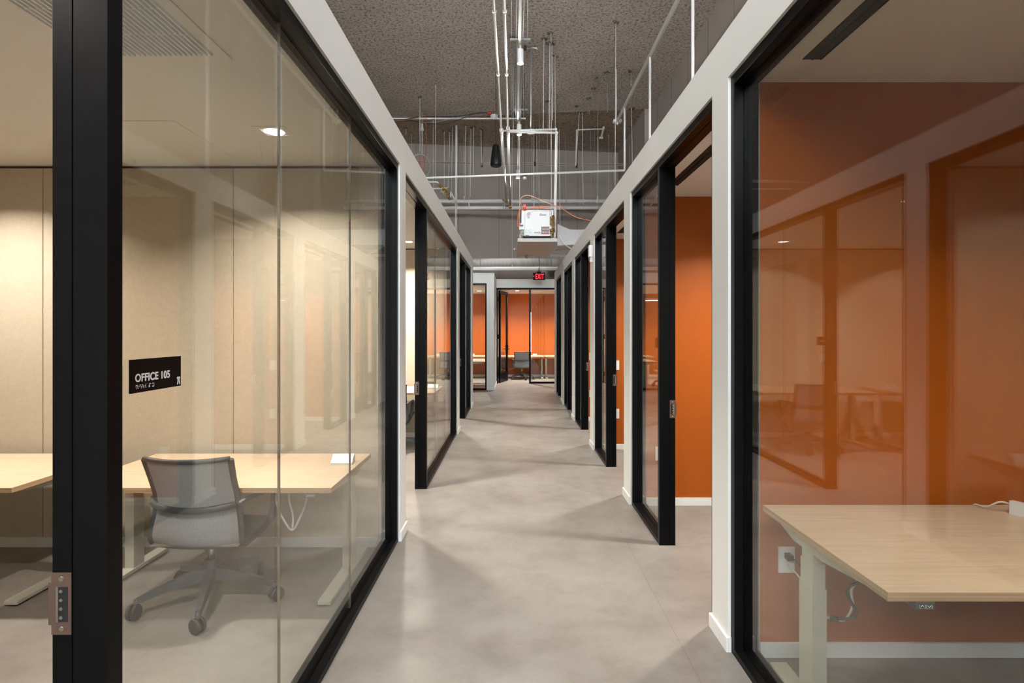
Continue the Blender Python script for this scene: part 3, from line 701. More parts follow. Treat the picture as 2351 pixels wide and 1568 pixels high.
# ================================================================== CHAIRS
def make_chair(label, loc, rz):
    t = thing('office_chair', label, 'chair', loc, rz, 'grey mesh office chairs')
    # five-star base
    b = new_bm()
    lathe(b, [(0.032, 0.085), (0.042, 0.095), (0.040, 0.17), (0.034, 0.20), (0.034, 0.215)], n=20)
    for k in range(5):
        a = 2*PI*k/5; ca, sa = math.cos(a), math.sin(a)
        pr = [(0.02, 0.150, 0.030, 0.034), (0.12, 0.142, 0.026, 0.026), (0.24, 0.112, 0.018, 0.018), (0.325, 0.088, 0.013, 0.013)]
        rings = []
        for (r, z, hw, hh) in pr:
            rings.append([b.verts.new((r*ca-dx*sa, r*sa+dx*ca, z+dz)) for dx, dz in ((-hw, -hh), (hw, -hh), (hw*0.75, hh*0.8), (-hw*0.75, hh*0.8))])
        for p, q in zip(rings, rings[1:]):
            for j in range(4): b.faces.new((p[j], p[(j+1) % 4], q[(j+1) % 4], q[j]))
        b.faces.new(rings[0]); b.faces.new(rings[-1])
        tube(b, [(0.325*ca, 0.325*sa, 0.095), (0.325*ca, 0.325*sa, 0.052)], 0.011, 8)
    base = obj('base', b, 'chairgrey', t)
    for k in range(5):
        a = 2*PI*k/5; cb = new_bm(); dirs = Vector((math.cos(a+0.9), math.sin(a+0.9), 0)); per = Vector((-dirs.y, dirs.x, 0))
        c = Vector((0.335*math.cos(a), 0.335*math.sin(a), 0.036))
        for s in (-1, 1):
            p0 = c+per*s*0.006; p1 = c+per*s*0.022; tube(cb, [p0, p0+(p1-p0)*0.75, p1], [0.036, 0.036, 0.030], 18)
        tube(cb, [c-per*0.008, c+per*0.008], 0.012, 8); tube(cb, [c+Vector((0, 0, 0.012)), c+Vector((-0.01*math.cos(a), -0.01*math.sin(a), 0.034))], 0.012, 8)
        obj('caster', cb, 'casterblack', base)
    b = new_bm(); tube(b, [(0, 0, 0.20), (0, 0, 0.335)], 0.016, 14); obj('gas_lift', b, 'chrome', t)
    b = new_bm(); box(b, -0.085, 0.085, -0.10, 0.13, 0.305, 0.352, bev=0.012); tube(b, [(0.07, 0.02, 0.325), (0.19, 0.02, 0.325)], 0.007, 8); obj('tilt_mechanism', b, 'chairgrey', t)
    # back shell: rows (y, z, half width)
    prof_ = [(-0.268, 0.782, 0.206), (-0.250, 0.738, 0.203), (-0.222, 0.670, 0.199), (-0.192, 0.600, 0.199), (-0.178, 0.545, 0.201), (-0.178, 0.490, 0.209),
             (-0.186, 0.435, 0.219), (-0.190, 0.390, 0.224), (-0.182, 0.352, 0.222), (-0.150, 0.330, 0.215)]
    def P(r, u, off=0.0):
        y, z, hw = prof_[r]; return Vector((u*hw, y+0.045*abs(u)**2.2-0.0+off, z+(-0.008*(1-u*u) if r == 0 else 0)))
    nu = 12; b = new_bm()
    for off in (0.0, 0.010):
        g = [[b.verts.new(P(r, -0.95+1.9*i/nu, off)) for i in range(nu+1)] for r in range(len(prof_))]
        for r in range(len(prof_)-1):
            for i in range(nu):
                f = b.faces.new((g[r][i], g[r][i+1], g[r+1][i+1], g[r+1][i])); f.smooth = True
    back = obj('backrest', b, 'mesh', t)
    # frame round the back, running on as the seat side rails
    b = new_bm()
    for s in (-1, 1):
        pts = [P(r, s, 0.004) for r in range(len(prof_))]+[Vector((s*0.222, -0.08, 0.330)), Vector((s*0.232, 0.06, 0.345)), Vector((s*0.236, 0.17, 0.365)), Vector((s*0.225, 0.235, 0.368))]
        tube(b, smooth_pts(pts, 3), 0.018, 8, flat=(1.0, 0.55))
    tube(b, [P(0, -1+2*i/12, 0.003)+Vector((0, 0, 0.002)) for i in range(13)], 0.012, 8)
    tube(b, [P(9, -1+2*i/12, 0.003) for i in range(13)], 0.011, 8)
    obj('back_frame', b, 'chairgrey', t)
    # lumbar band continuing as the two arms
    b = new_bm(); pts = []
    for i in range(15):
        u = -1+2*i/14; pts.append(P(4, u)+Vector((0, -0.026, -0.012*(1-u*u)*1.6)))
    tube(b, pts, 0.014, 8, flat=(0.7, 1.2)); obj('lumbar_band', b, 'chairgrey', t)
    for s in (-1, 1):
        b = new_bm()
        tube(b, smooth_pts([(s*0.203, -0.155, 0.545), (s*0.238, -0.09, 0.560), (s*0.262, 0.0, 0.560), (s*0.266, 0.09, 0.560), (s*0.262, 0.145, 0.548), (s*0.256, 0.165, 0.52), (s*0.250, 0.16, 0.44), (s*0.240, 0.135, 0.362)], 4), 0.016, 8, flat=(1.1, 0.7))
        obj('armrest', b, 'chairgrey', t)
    # seat cushion
    b = new_bm(); n = 10; top = []; bot = []
    for j in range(n+1):
        v = j/n; y = -0.165+0.415*v
        hw = 0.215+0.012*math.sin(v*PI)-(0.05*max(0, (v-0.88)/0.12)**2)
        zt = 0.352+0.030*math.sin(min(1, v*1.3)*PI/2)-0.025*max(0, (v-0.8)/0.2)**2
        top.append([b.verts.new((hw*(-1+2*i/n), y, zt-0.010*abs(-1+2*i/n)**4)) for i in range(n+1)])
        bot.append([b.verts.new((hw*(-1+2*i/n), y, 0.340+0.006*v)) for i in range(n+1)])
    for g in (top, bot):
        for j in range(n):
            for i in range(n): f = b.faces.new((g[j][i], g[j][i+1], g[j+1][i+1], g[j+1][i])); f.smooth = True
    for j in range(n):
        b.faces.new((top[j][0], bot[j][0], bot[j+1][0], top[j+1][0])); b.faces.new((top[j][n], bot[j][n], bot[j+1][n], top[j+1][n]))
    for i in range(n):
        b.faces.new((top[0][i], bot[0][i], bot[0][i+1], top[0][i+1])); b.faces.new((top[n][i], bot[n][i], bot[n][i+1], top[n][i+1]))
    obj('seat', b, 'seat', t)
    return t
ch = make_chair('grey mesh office chair rolled up to oak desk behind the sign glass', (-1.562, 2.93, 0), 0.0)
dup(ch, (-1.45, 6.60, 0), 0.10, 'grey mesh office chair in second beige office, partly hidden by the door jamb')
dup(ch, (0.235, 15.97, 0), 0.0, 'grey mesh office chair in end room beyond the open black door')
dup(ch, (-1.83, 14.25, 0), -PI/2, 'grey mesh office chair in end room at the desk by the narrow window')

# ================================================================== SIGNS
def room_sign(x, y0, y1, z0, z1, label, text=None):
    """sign on the corridor face of the left glass, facing +x; reading direction is +y as seen from the corridor ... from -y to +y"""
    t = thing('room_sign', label, 'sign', (0, 0, 0), 0, 'black room signs on the office glass')
    b = new_bm(); box(b, x, x+0.004, y0, y1, z0, z1); obj('sign_panel', b, 'black', t)
    b = new_bm(); xf = x+0.004; w_ = y1-y0; h_ = z1-z0
    if text:
        text_into(b, text, 0.0235, (xf, y0+0.013, z0+h_*0.33), (0, 1, 0), (0, 0, 1), 0.0006, 0, 0.0006, width=0.121)
    else:
        for k in range(8): box(b, xf, xf+0.0005, y0+w_*(0.10+0.075*k), y0+w_*(0.155+0.075*k), z0+h_*0.38, z0+h_*0.54)
    obj('sign_lettering', b, 'signwhite', t)
    b = new_bm(); rnd = random.Random(3)
    for word0, n in ((0.09, 7), (0.33, 4)):
        for k in range(n):
            for q in range(6):
                if rnd.random() < 0.6:
                    yy = y0+w_*(word0+0.028*k+0.012*(q % 2)); zz = z0+h_*(0.22-0.045*(q//2)); box(b, xf, xf+0.0006, yy-0.0007, yy+0.0007, zz-0.0009, zz+0.0009)
    obj('braille_dots', b, 'signwhite', t)
    b = new_bm(); yc = y0+w_*0.945; zc = z0+h_*0.2
    for q in range(3): box(b, xf, xf+0.0006, yc-0.0062+0.0046*q, yc-0.0032+0.0046*q, zc+0.003, zc+0.008)
    prism(b, [(yc-0.003, zc+0.004), (yc-0.0055, zc-0.010), (yc-0.0025, zc-0.010), (yc+0.0005, zc-0.001), (yc+0.0030, zc-0.010), (yc+0.0058, zc-0.010), (yc+0.0035, zc+0.004)], 'x', xf, xf+0.0006)
    obj('sign_emblem', b, 'signwhite', t)
    return t
GX = -(LX+0.012+0.044)+0.005
room_sign(GX, 1.182, 1.360, 1.266, 1.337, 'black OFFICE 105 sign on the glass beside the thick black jamb', 'OFFICE 105')
room_sign(GX, 5.00, 5.18, 1.263, 1.3375, 'black room sign on glass of second beige office')
b = new_bm(); box(b, -1.50, -1.31, YA+0.046, YA+0.05, 0.98, 1.22); tag(obj('room_sign', b, 'black'), 'black room sign on glass of the narrow end window', 'sign')

# EXIT sign
t = thing('exit_sign', 'hanging black EXIT sign with lit red letters before the end room', 'exit sign', (0.635, 14.1, EYE+0.0))
zt, zb = (757-626.3)*14.1/F, (757-642.8)*14.1/F; hw = 0.15
b = new_bm(); box(b, -hw, hw, -0.025, 0.025, zb, zt, bev=0.006); obj('housing', b, 'blackmatte', t)
b = new_bm(); text_into(b, 'EXIT', 0.178, (-0.092, -0.0255, zb+0.028), (1, 0, 0), (0, 0, 1), 0.002, 0, 0.002, width=0.215)
for k in (1, -1): tube(b, [(-0.118, -0.027, (zt+zb)/2+0.018*k), (-0.138, -0.027, (zt+zb)/2)], 0.005, 6)
obj('lit_letters', b, 'exitred', t)
b = new_bm(); box(b, -0.05, 0.05, -0.02, 0.02, zt, zt+0.035); tube(b, [(0, 0, zt+0.035), (0, 0, zt+0.10)], 0.012, 8); obj('canopy', b, 'dark', t)
b = new_bm(); tube(b, [(0, 0, zt+0.1), (0, 0, H_TOP-EYE)], 0.008, 8); obj('stem', b, 'galv', t)

# ================================================================== OVERHEAD SERVICES
HC = H_TOP
def run(name, pts, r, mat, label, cat='pipe', n=12, group=None, extra=None):
    b = new_bm(); tube(b, pts, r, n)
    if extra: extra(b)
    return tag(obj(name, b, mat), label, cat, group)
def coupling(bm, p, d, r, l=0.06):
    p = Vector(p); d = Vector(d).normalized(); tube(bm, [p-d*l/2, p+d*l/2], r, 12)
HP = EYE+3.85
# two long pipes along the corridor feeding the cross mains
zx = HP-0.05
def elbow(x, z, parent_label, hz):
    pass
def long_pipe(x0, x1, yend, zend, label, ycoup):
    t = thing('heating_pipe', label, 'pipe', (0, 0, 0), 0, 'white pipes running along the corridor')
    b = new_bm(); tube(b, [(x0, -5.98, HP+0.02), (x0, ycoup, HP+0.02)], 0.020, 12); tube(b, [(x0, ycoup, HP+0.02), (x1, yend, zend)], 0.031, 12); obj('pipe_run', b, 'pipe', t)
    b = new_bm()
    for yy in (2.2, 6.9, 8.6): tube(b, [(x0, yy-0.03, HP+0.02), (x0, yy+0.03, HP+0.02)], 0.027, 12)
    tube(b, [(x0, ycoup-0.05, HP+0.02), (x0, ycoup+0.06, HP+0.02)], 0.040, 12); objs('coupling', b, 'pipe', t)
    b = new_bm(); tube(b, smooth_pts([(x1, yend-0.02, zend), (x1, yend+0.05, zend-0.005), (x1, yend+0.08, zend-0.045)]), 0.045, 10); tube(b, [(x1-0.12, yend+0.02, zend), (x1, yend+0.02, zend)], 0.018, 8); obj('brass_fitting', b, 'brass', t, label='weathered brass elbow')
long_pipe(-0.234, -0.215, 16.68, EYE+3.83, 'white heating pipe along the corridor, the one farther from the spotlights', 11.0)
long_pipe(-0.107, -0.095, 16.5, EYE+3.61, 'white heating pipe along the corridor, the one closer to the spotlights', 10.9)
def cross_main(y, z, r, label, clips):
    t = thing('cross_main_pipe', label, 'pipe', (0, 0, 0), 0, 'large white mains across the far wall')
    b = new_bm(); tube(b, [(-4.6, y, z), (3.57, y, z)], r, 16); obj('pipe_run', b, 'pipe', t)
    for x in clips:
        b = new_bm(); tube(b, [(x-0.02, y, z), (x+0.02, y, z)], r+0.008, 14); box(b, x-0.012, x+0.012, y-0.012, y+0.012, z+r, z+r+0.10)
        obj('clamp', b, 'pipe', t)
    b = new_bm()
    for x in clips: tube(b, [(x, y, z+r+0.08), (x, y, HC+0.05)], 0.005, 6)
    obj('hanger_rod', b, 'rod', t)
cross_main(16.86, EYE+3.825, 0.060, 'large white main pipe crossing the hall, the upper one', (-3.3, -1.47, 0.55, 2.5))
cross_main(16.66, EYE+3.585, 0.053, 'large white main pipe crossing the hall, the lower one', (-3.0, -1.31, 0.60, 2.8))
# conduit the spotlights hang from
t = thing('spotlight_conduit', 'thick white conduit carrying the cylinder spotlights', 'conduit')
b = new_bm(); tube(b, [(0.085, -5.98, EYE+4.14), (0.085, 11.3, EYE+4.14)], 0.024, 12); tube(b, [(0.085, 11.3, EYE+4.14), (0.085, 11.3, HC)], 0.014, 10); tube(b, [(0.10, 11.3, EYE+4.14), (0.11, 14.6, EYE+4.14)], 0.012, 10)
obj('conduit_run', b, 'pipe', t)
b = new_bm(); tube(b, [(0.135, -5.98, EYE+4.16), (0.135, 11.4, EYE+4.16)], 0.010, 8); tube(b, [(0.04, -5.98, EYE+4.20), (0.04, 11.4, EYE+4.20)], 0.012, 8); objs('side_conduit', b, 'galv', t)
for yy in (2.0, 5.0, 8.15, 11.2):
    b = new_bm(); box(b, -0.05, 0.24, yy-0.02, yy+0.02, EYE+4.165, EYE+4.185)
    for xx in (-0.03, 0.20): tube(b, [(xx, yy, EYE+4.18), (xx, yy, HC)], 0.005, 6)
    obj('strut_bracket', b, 'galv', t)
b = new_bm()
for yy in (14.45,): tube(b, [(0.11, yy, EYE+4.14), (0.11, yy, HC)], 0.006, 6)
objs('hanger_rod', b, 'rod', t)

# pipe rectangle over the unit
def poly_pipe(name, pts, r, label, mat='pipe', group=None, cat='pipe'):
    b = new_bm(); pts = [Vector(p) for p in pts]
    for p, q in zip(pts, pts[1:]): tube(b, [p, q], r, 12)
    for p in pts[1:-1]: bmesh.ops.create_uvsphere(b, u_segments=12, v_segments=8, radius=r*1.35, matrix=Matrix.Translation(p))
    return tag(obj(name, b, mat), label, cat, group)
poly_pipe('branch_pipe', [(-0.234, 11.02, HP+0.02), at(1277, 297, 11.02), at(1273, 520, 11.02)], 0.019, 'white pipe leaving the long pipe and dropping to the ceiling unit, the outer of two', group='white branch pipes of the ceiling unit')
poly_pipe('branch_pipe', [(-0.107, 10.95, HP+0.02-0.04), at(1278.5, 305, 10.95), at(1274, 535, 10.95)], 0.022, 'white pipe dropping to brass valves of the ceiling unit, the inner of two', group='white branch pipes of the ceiling unit')

# ceiling-hung water heating unit
UY = 10.9
def U(px, py, y=UY): return at(px, py, y)
pf0, pf1 = U(1188.3, 547, 10.8), U(1279.3, 555, 10.8)
t = thing('ceiling_unit', 'white boxy heating unit hanging on a platform above the corridor', 'heating unit', (0, 0, 0))
b = new_bm(); box(b, pf0.x, pf1.x, 10.8, 12.95, pf1.z, pf0.z, bev=0.004); obj('platform', b, simple('platform_enamel', (0.60, 0.58, 0.54), 0.5), t)
u0, u1 = U(1197, 542), U(1270.5, 482)
b = new_bm(); box(b, u0.x, u1.x, UY, UY+0.75, u0.z, u1.z, bev=0.008); cab = obj('cabinet', b, 'enclosure', t)
b = new_bm(); box(b, u0.x+0.03, u1.x-0.03, UY+0.02, UY+0.72, pf0.z, u0.z); obj('plinth', b, 'blackmatte', t)
yf = UY-0.002
b = new_bm()
for px in (1205, 1262): q = U(px, 540); box(b, q.x-0.003, q.x+0.003, yf, UY, u0.z+0.01, u1.z-0.01)
q0 = U(1198, 482.5); box(b, u0.x+0.01, u1.x-0.01, yf, UY, u1.z-0.036, u1.z-0.031)
objs('panel_seam', b, 'decalpale', t)
b = new_bm(); c = U(1213.5, 491.5); lathe(b, [(0.052, -0.012), (0.052, 0.0)], (c.x, UY, c.z), 20, 'y'); obj('gauge_ring', b, 'galv', t)
b = new_bm(); lathe(b, [(0.036, -0.018), (0.036, -0.011)], (c.x, UY, c.z), 20, 'y'); obj('gauge_window', b, simple('dark_red_glass', (0.25, 0.03, 0.01), 0.2), t)
def label_patch(px0, py0, px1, py1, mat, y=yf, nm='label_plate', parent=t):
    p, q = U(px0, py0), U(px1, py1); b = new_bm(); box(b, p.x, q.x, y, UY-0.0005, q.z, p.z); return obj(nm, b, mat, parent)
label_patch(1211, 497.5, 1216, 501.5, 'decalpale')
label_patch(1243, 520.5, 1261, 537.5, 'decal'); 
for (py0, py1) in ((520.3, 522), (529, 530), (535.8, 537.8)): label_patch(1243, py0, 1261, py1, 'redprint', yf-0.001)
b = new_bm(); rnd = random.Random(5)
for r_ in range(4):
    for k in range(5):
        p = U(1244.5+3.1*k+rnd.random(), (524.5, 527, 532, 534)[r_]); box(b, p.x, p.x+0.018, yf-0.002, UY-0.0005, p.z-0.004, p.z+0.004)
obj('warning_print', b, 'signwhite', t)
label_patch(1226, 532.5, 1241, 534, 'decal'); label_patch(1226, 535.8, 1241, 536.6, 'decalpale')
b = new_bm()
for r_ in range(6):
    for k in range(6):
        if rnd.random() < 0.7: p = U(1207+2.3*k, 527+1.7*r_); box(b, p.x, p.x+0.014, yf, UY-0.0005, p.z-0.003, p.z+0.003)
obj('rating_print', b, 'decalpale', t)
p = U(1206, 540.5); b = new_bm(); box(b, p.x, p.x+0.07, yf, UY-0.0005, p.z-0.006, p.z+0.008); obj('rating_print', b, 'decal', t)
# maker's mark: italic dark strokes on an underline
b = new_bm(); p = U(1239, 494)
for k in range(9): x = p.x+0.014*k; prism(b, [(x, p.z), (x+0.009, p.z), (x+0.013, p.z+0.016), (x+0.004, p.z+0.016)], 'y', yf, UY-0.0005)
for k in range(3): x = p.x+0.004+0.012*k; prism(b, [(x, p.z+0.020), (x+0.007, p.z+0.020), (x+0.011, p.z+0.036), (x+0.004, p.z+0.036)], 'y', yf, UY-0.0005)
box(b, p.x-0.004, p.x+0.125, yf, UY-0.0005, p.z-0.010, p.z-0.004); obj('brand_mark', b, 'decal', t)
# controller on the side
p, q = U(1192, 513), U(1203, 528); b = new_bm(); box(b, p.x, q.x, UY-0.05, UY-0.001, q.z, p.z, bev=0.004); ctl = obj('controller', b, 'plastic', t)
p, q = U(1193.5, 517), U(1201, 521); b = new_bm(); box(b, p.x, q.x, UY-0.053, UY-0.049, q.z, p.z); obj('display', b, 'decal', ctl)
p, q = U(1196, 529), U(1203.5, 541); b = new_bm(); box(b, p.x, q.x, UY-0.03, UY-0.001, q.z, p.z); obj('junction_box', b, 'legdark', t)
p = U(1200, 537); b = new_bm(); box(b, p.x-0.014, p.x+0.014, UY-0.034, UY-0.029, p.z-0.008, p.z+0.012); obj('indicator_label', b, 'indicator', t)
# red tag on top
p, q = U(1201, 469), U(1208, 481); b = new_bm(); box(b, p.x, q.x, UY-0.02, UY+0.03, q.z-0.02, p.z, bev=0.006); obj('red_clamp', b, 'red', t)
# brass valves at the right
b = new_bm()
for (py, r_) in ((500, 0.030), (507, 0.022), (514, 0.028), (529, 0.034), (535, 0.026)):
    c = U(1270, py, 10.86); lathe(b, [(r_*0.6, -0.05), (r_, -0.02), (r_, 0.02), (r_*0.6, 0.05)], c, 12, 'z'); lathe(b, [(r_*0.8, -0.04), (r_*0.8, 0.03)], (c.x-0.02, c.y-0.02, c.z), 10, 'x')
c0, c1 = U(1270, 496, 10.86), U(1270, 540, 10.86); tube(b, [c0, c1], 0.016, 10); obj('brass_valves', b, 'brass', t)
b = new_bm(); p = U(1194, 538, 10.83); tube(b, [(p.x, p.y, pf0.z), (p.x, p.y, p.z)], 0.014, 8); p = U(1274, 538, 10.83); tube(b, [(p.x, p.y, pf0.z), (p.x, p.y, p.z+0.03)], 0.014, 8); objs('platform_bracket', b, 'enclosure', t)
# lower stubs
b = new_bm(); p = at(1209, 590, 12.9); lathe(b, [(0.01, -0.075), (0.035, -0.06), (0.038, 0.0)], (p.x, 12.75, pf1.z), 14); obj('drain_cap', b, 'enclosure', t)
b = new_bm(); tube(b, [at(1180, 572, 12.2), at(1194, 573.5, 12.2)], 0.013, 8); obj('copper_stub', b, 'copper', t)
b = new_bm(); tube(b, [at(1179, 571.9, 12.2), at(1182.5, 572.2, 12.2)], 0.018, 8); obj('stub_cap', b, 'enclosure', t)
b = new_bm(); tube(b, [at(1264, 586, 12.9), (3.57, 12.9, at(1264, 586, 12.9).z)], 0.030, 12); tag(obj('drain_pipe', b, 'pipe'), 'white pipe running from under the platform over the orange offices', 'pipe')

# orange cords around the unit
cord([U(1196, 512, 10.82), U(1189, 520, 10.80), U(1189, 500, 10.80), U(1191, 488, 10.80), U(1197, 477, 10.82), U(1215, 476, 10.85), U(1240, 475, 10.85), U(1268, 473, 10.9), U(1285, 475, 10.9), U(1300, 485, 10.9), U(1315, 495, 10.9), U(1335, 502, 10.9), U(1372, 509, 10.9)], 0.0065, 'cordorange', 'orange cord wrapping the ceiling unit and sagging to the office roof', k=5)
cord([U(1199, 476, 10.86), U(1195, 465, 10.86), U(1195, 457, 10.86), U(1203, 450, 10.86), U(1215, 449, 10.86), U(1235, 456, 10.86), U(1262, 468, 10.88), U(1275, 472, 10.9)], 0.008, simple('faded_pink_cord', (0.72, 0.42, 0.33), 0.5), 'pale pink cord looping above the ceiling unit', k=5)
cord([U(1191.5, 522, 10.80), U(1193, 508, 10.80), U(1191.5, 496, 10.80), U(1195, 482, 10.81), U(1212, 479, 10.85), U(1245, 477.5, 10.86), U(1258, 482, 10.86)], 0.006, 'cordorange', 'second orange cord clipped along the top of the ceiling unit', k=5)

# grey rectangular duct behind the unit
t = thing('sheet_metal_duct', 'grey rectangular duct emerging beside the ceiling unit', 'duct')
b = new_bm(); a0 = at(1308, 527, 12.0); a1 = at(1308, 562, 12.0); e0 = at(1280, 514, 12.0)
box(b, a0.x, 3.39, 12.0, 12.7, a1.z, a0.z)
prism(b, [(a0.x, a0.z), (e0.x, e0.z), (e0.x, a1.z-0.02), (a0.x, a1.z)], 'y', 12.0, 12.7)
box(b, 3.39, 3.57, 12.0, 12.7, a1.z, a0.z)
obj('duct_body', b, simple('grey_sheet_metal', (0.44, 0.435, 0.42), 0.5, 0.1), t)
b = new_bm(); 
for x in (a0.x, a0.x+0.18): box(b, x-0.008, x+0.008, 11.992, 12.0, a1.z, a0.z)
objs('duct_flange', b, 'decalpale', t)
cord([at(1284, 540, 11.9), at(1292, 556, 11.9), at(1306, 568, 11.9), at(1322, 577, 11.9), at(1335, 584, 11.9)], 0.008, 'cordwhite', 'white cable sagging below the grey rectangular duct')
# spiral duct and pipe across the end
t = thing('spiral_duct', 'round spiral duct crossing behind the EXIT sign', 'duct')
zc = EYE+154.5*15.5/F
b = new_bm(); tube(b, [(-4.6, 15.5, zc), (1.03, 15.5, zc)], 0.115, 24); tube(b, smooth_pts([(1.03, 15.5, zc), (1.12, 15.52, zc), (1.17, 15.6, zc), (1.18, 15.75, zc)], 4), 0.115, 24); tube(b, [(1.18, 15.75, zc), (1.18, 17.9, zc)], 0.115, 24); obj('duct_run', b, 'duct', t)
b = new_bm()
for x in (-2.2, -0.9, 0.55, 1.02): tube(b, [(x-0.012, 15.5, zc), (x+0.012, 15.5, zc)], 0.121, 24)
objs('duct_band', b, 'galv', t)
b = new_bm()
for x in (-2.2, 0.55): tube(b, [(x, 15.5, zc+0.1), (x, 15.5, HC+0.05)], 0.005, 6)
objs('hanger_rod', b, 'rod', t)
run('sprinkler_main', [(-4.6, 15.3, EYE+140.5*15.3/F), (3.57, 15.3, EYE+140.5*15.3/F)], 0.049, 'pipe', 'white pipe crossing just below the round spiral duct')

# pendant speaker
sy = 12.5; sp = at(1138.5, 382, sy)
t = thing('pendant_speaker', 'black tapered loudspeaker hanging on a cable', 'speaker', sp)
b = new_bm(); lathe(b, [(0.10, 0.0), (0.117, 0.012), (0.121, 0.035), (0.117, 0.12), (0.100, 0.28), (0.080, 0.42), (0.066, 0.465), (0.04, 0.478)], n=28); obj('speaker_body', b, simple('speaker_black', (0.010, 0.010, 0.011), 0.38, spec=0.25), t)
b = new_bm(); lathe(b, [(0.095, -0.004), (0.095, 0.003)], n=24); obj('grille', b, 'dark', t)
b = new_bm(); tube(b, [(0, 0, 0.47), (0, 0, HC-sp.z)], 0.006, 6)
for k in range(7): lathe(b, [(0.006, -0.01), (0.014, 0), (0.006, 0.01)], (0, 0, 1.5+0.09*k), 8)
obj('cable', b, 'cordblack', t)

# sensors and access points
def disc_device(px, py, y, r, h, label, cat, stem_mat='galv', nm='ceiling_sensor', body='plastic', stem_r=0.006, x_top=None):
    p = at(px, py, y); t = thing(nm, label, cat, p)
    b = new_bm(); lathe(b, [(r*0.55, -h*0.15), (r*0.92, 0), (r, h*0.45), (r, h), (r*0.6, h*1.1)], n=24); obj('device_body', b, body, t)
    b = new_bm(); tube(b, [(0, 0, h), (0, 0, HC-p.z)], stem_r, 8); obj('stem', b, stem_mat, t); return t
disc_device(1134.5, 272, 14.9, 0.10, 0.09, 'white round detector under the step in the ceiling', 'detector', nm='smoke_detector')
disc_device(1219, 305, 11.4, 0.095, 0.05, 'white round access point hanging on a grey conduit', 'access point', nm='wireless_access_point', stem_r=0.017)
t = disc_device(1204.5, 411, 12.6, 0.045, 0.07, 'small round sensor with dark cap on a thin cable', 'sensor', stem_mat='cordblack', stem_r=0.004)
b = new_bm(); lathe(b, [(0.05, 0.045), (0.05, 0.095), (0.03, 0.10)], n=18); obj('device_cap', b, 'dark', t)
disc_device(1176, 612, 15.1, 0.018, 0.03, 'tiny sensor on a long thin rod before the spiral duct', 'sensor', stem_mat='rod', stem_r=0.0035)

# sprinkler pipe high on the right with its drops
t = thing('sprinkler_pipe', 'white sloping-looking pipe high above the orange offices with drops', 'pipe')
SX, SZ = 2.28, EYE+4.58
b = new_bm(); tube(b, [(SX, -5.98, SZ), (SX, 12.45, SZ)], 0.034, 12); obj('pipe_run', b, 'pipe', t)
b = new_bm(); box(b, SX-0.09, SX+0.09, 12.38, 12.5, SZ-0.03, SZ+0.03, bev=0.01); tube(b, [(SX, 12.44, SZ-0.08), (SX, 12.44, SZ+0.08)], 0.018, 8); obj('end_fitting', b, 'pipe', t)
for yy, zlow in ((7.2, CEIL+0.1), (9.46, CEIL+0.1), (11.62, EYE+3.27)):
    b = new_bm(); tube(b, [(SX, yy, SZ), (SX, yy, zlow)], 0.021, 10); obj('drop_pipe', b, 'pipe', t)
b = new_bm()
for yy in (3.0, 6.2, 12.4): tube(b, [(SX-0.03, yy, SZ), (SX-0.03, yy, HC)], 0.012, 8)
objs('hanger_rod', b, 'rod', t)
run('sprinkler_branch', [(SX, 11.62, EYE+3.27), (-1.86, 12.2, EYE+3.27), (-4.6, 12.58, EYE+3.27)], 0.022, 'pipe', 'thin white pipe crossing the hall behind the speaker')
# second smaller branch further away
t = thing('sprinkler_pipe', 'short white pipe near the far ceiling with a bent branch', 'pipe')
b = new_bm(); tube(b, [at(1404, 256, 15.4)+Vector((0, 0, 0.5)), at(1380, 317, 16.2)], 0.030, 10); p = at(1388, 296, 16.0)
tube(b, [at(1404, 256, 15.4)+Vector((0, 0, 0.5)), (at(1404, 256, 15.4)+Vector((0, 0, 0.5))).xy.to_3d()+Vector((0, 0, HC+0.05))], 0.012, 8)
tube(b, [p, at(1324, 298, 16.0)], 0.018, 8); tube(b, [at(1324, 298, 16.0), at(1322, 380, 16.0)], 0.018, 8); obj('pipe_run', b, 'pipe', t)
b = new_bm(); p = at(1380, 317, 16.2); box(b, p.x-0.05, p.x+0.05, p.y-0.03, p.y+0.03, p.z-0.02, p.z+0.03); obj('end_fitting', b, 'pipe', t)
run('sprinkler_stub', [at(948, 280, 15.7)+Vector((0, 0, 0.0)), at(957, 297, 16.4)], 0.026, 'pipe', 'short white stub pipe under the far ceiling at the hose hoop')
bpy.data.objects['sprinkler_stub'].location.z += 0.0
b = new_bm(); q = at(949, 282, 15.75); tube(b, [q, (q.x, q.y, HC+0.05)], 0.008, 6); tag(obj('hanger_rod', b, 'rod'), 'short rod carrying the stub pipe beside the hose hoop', 'rod')

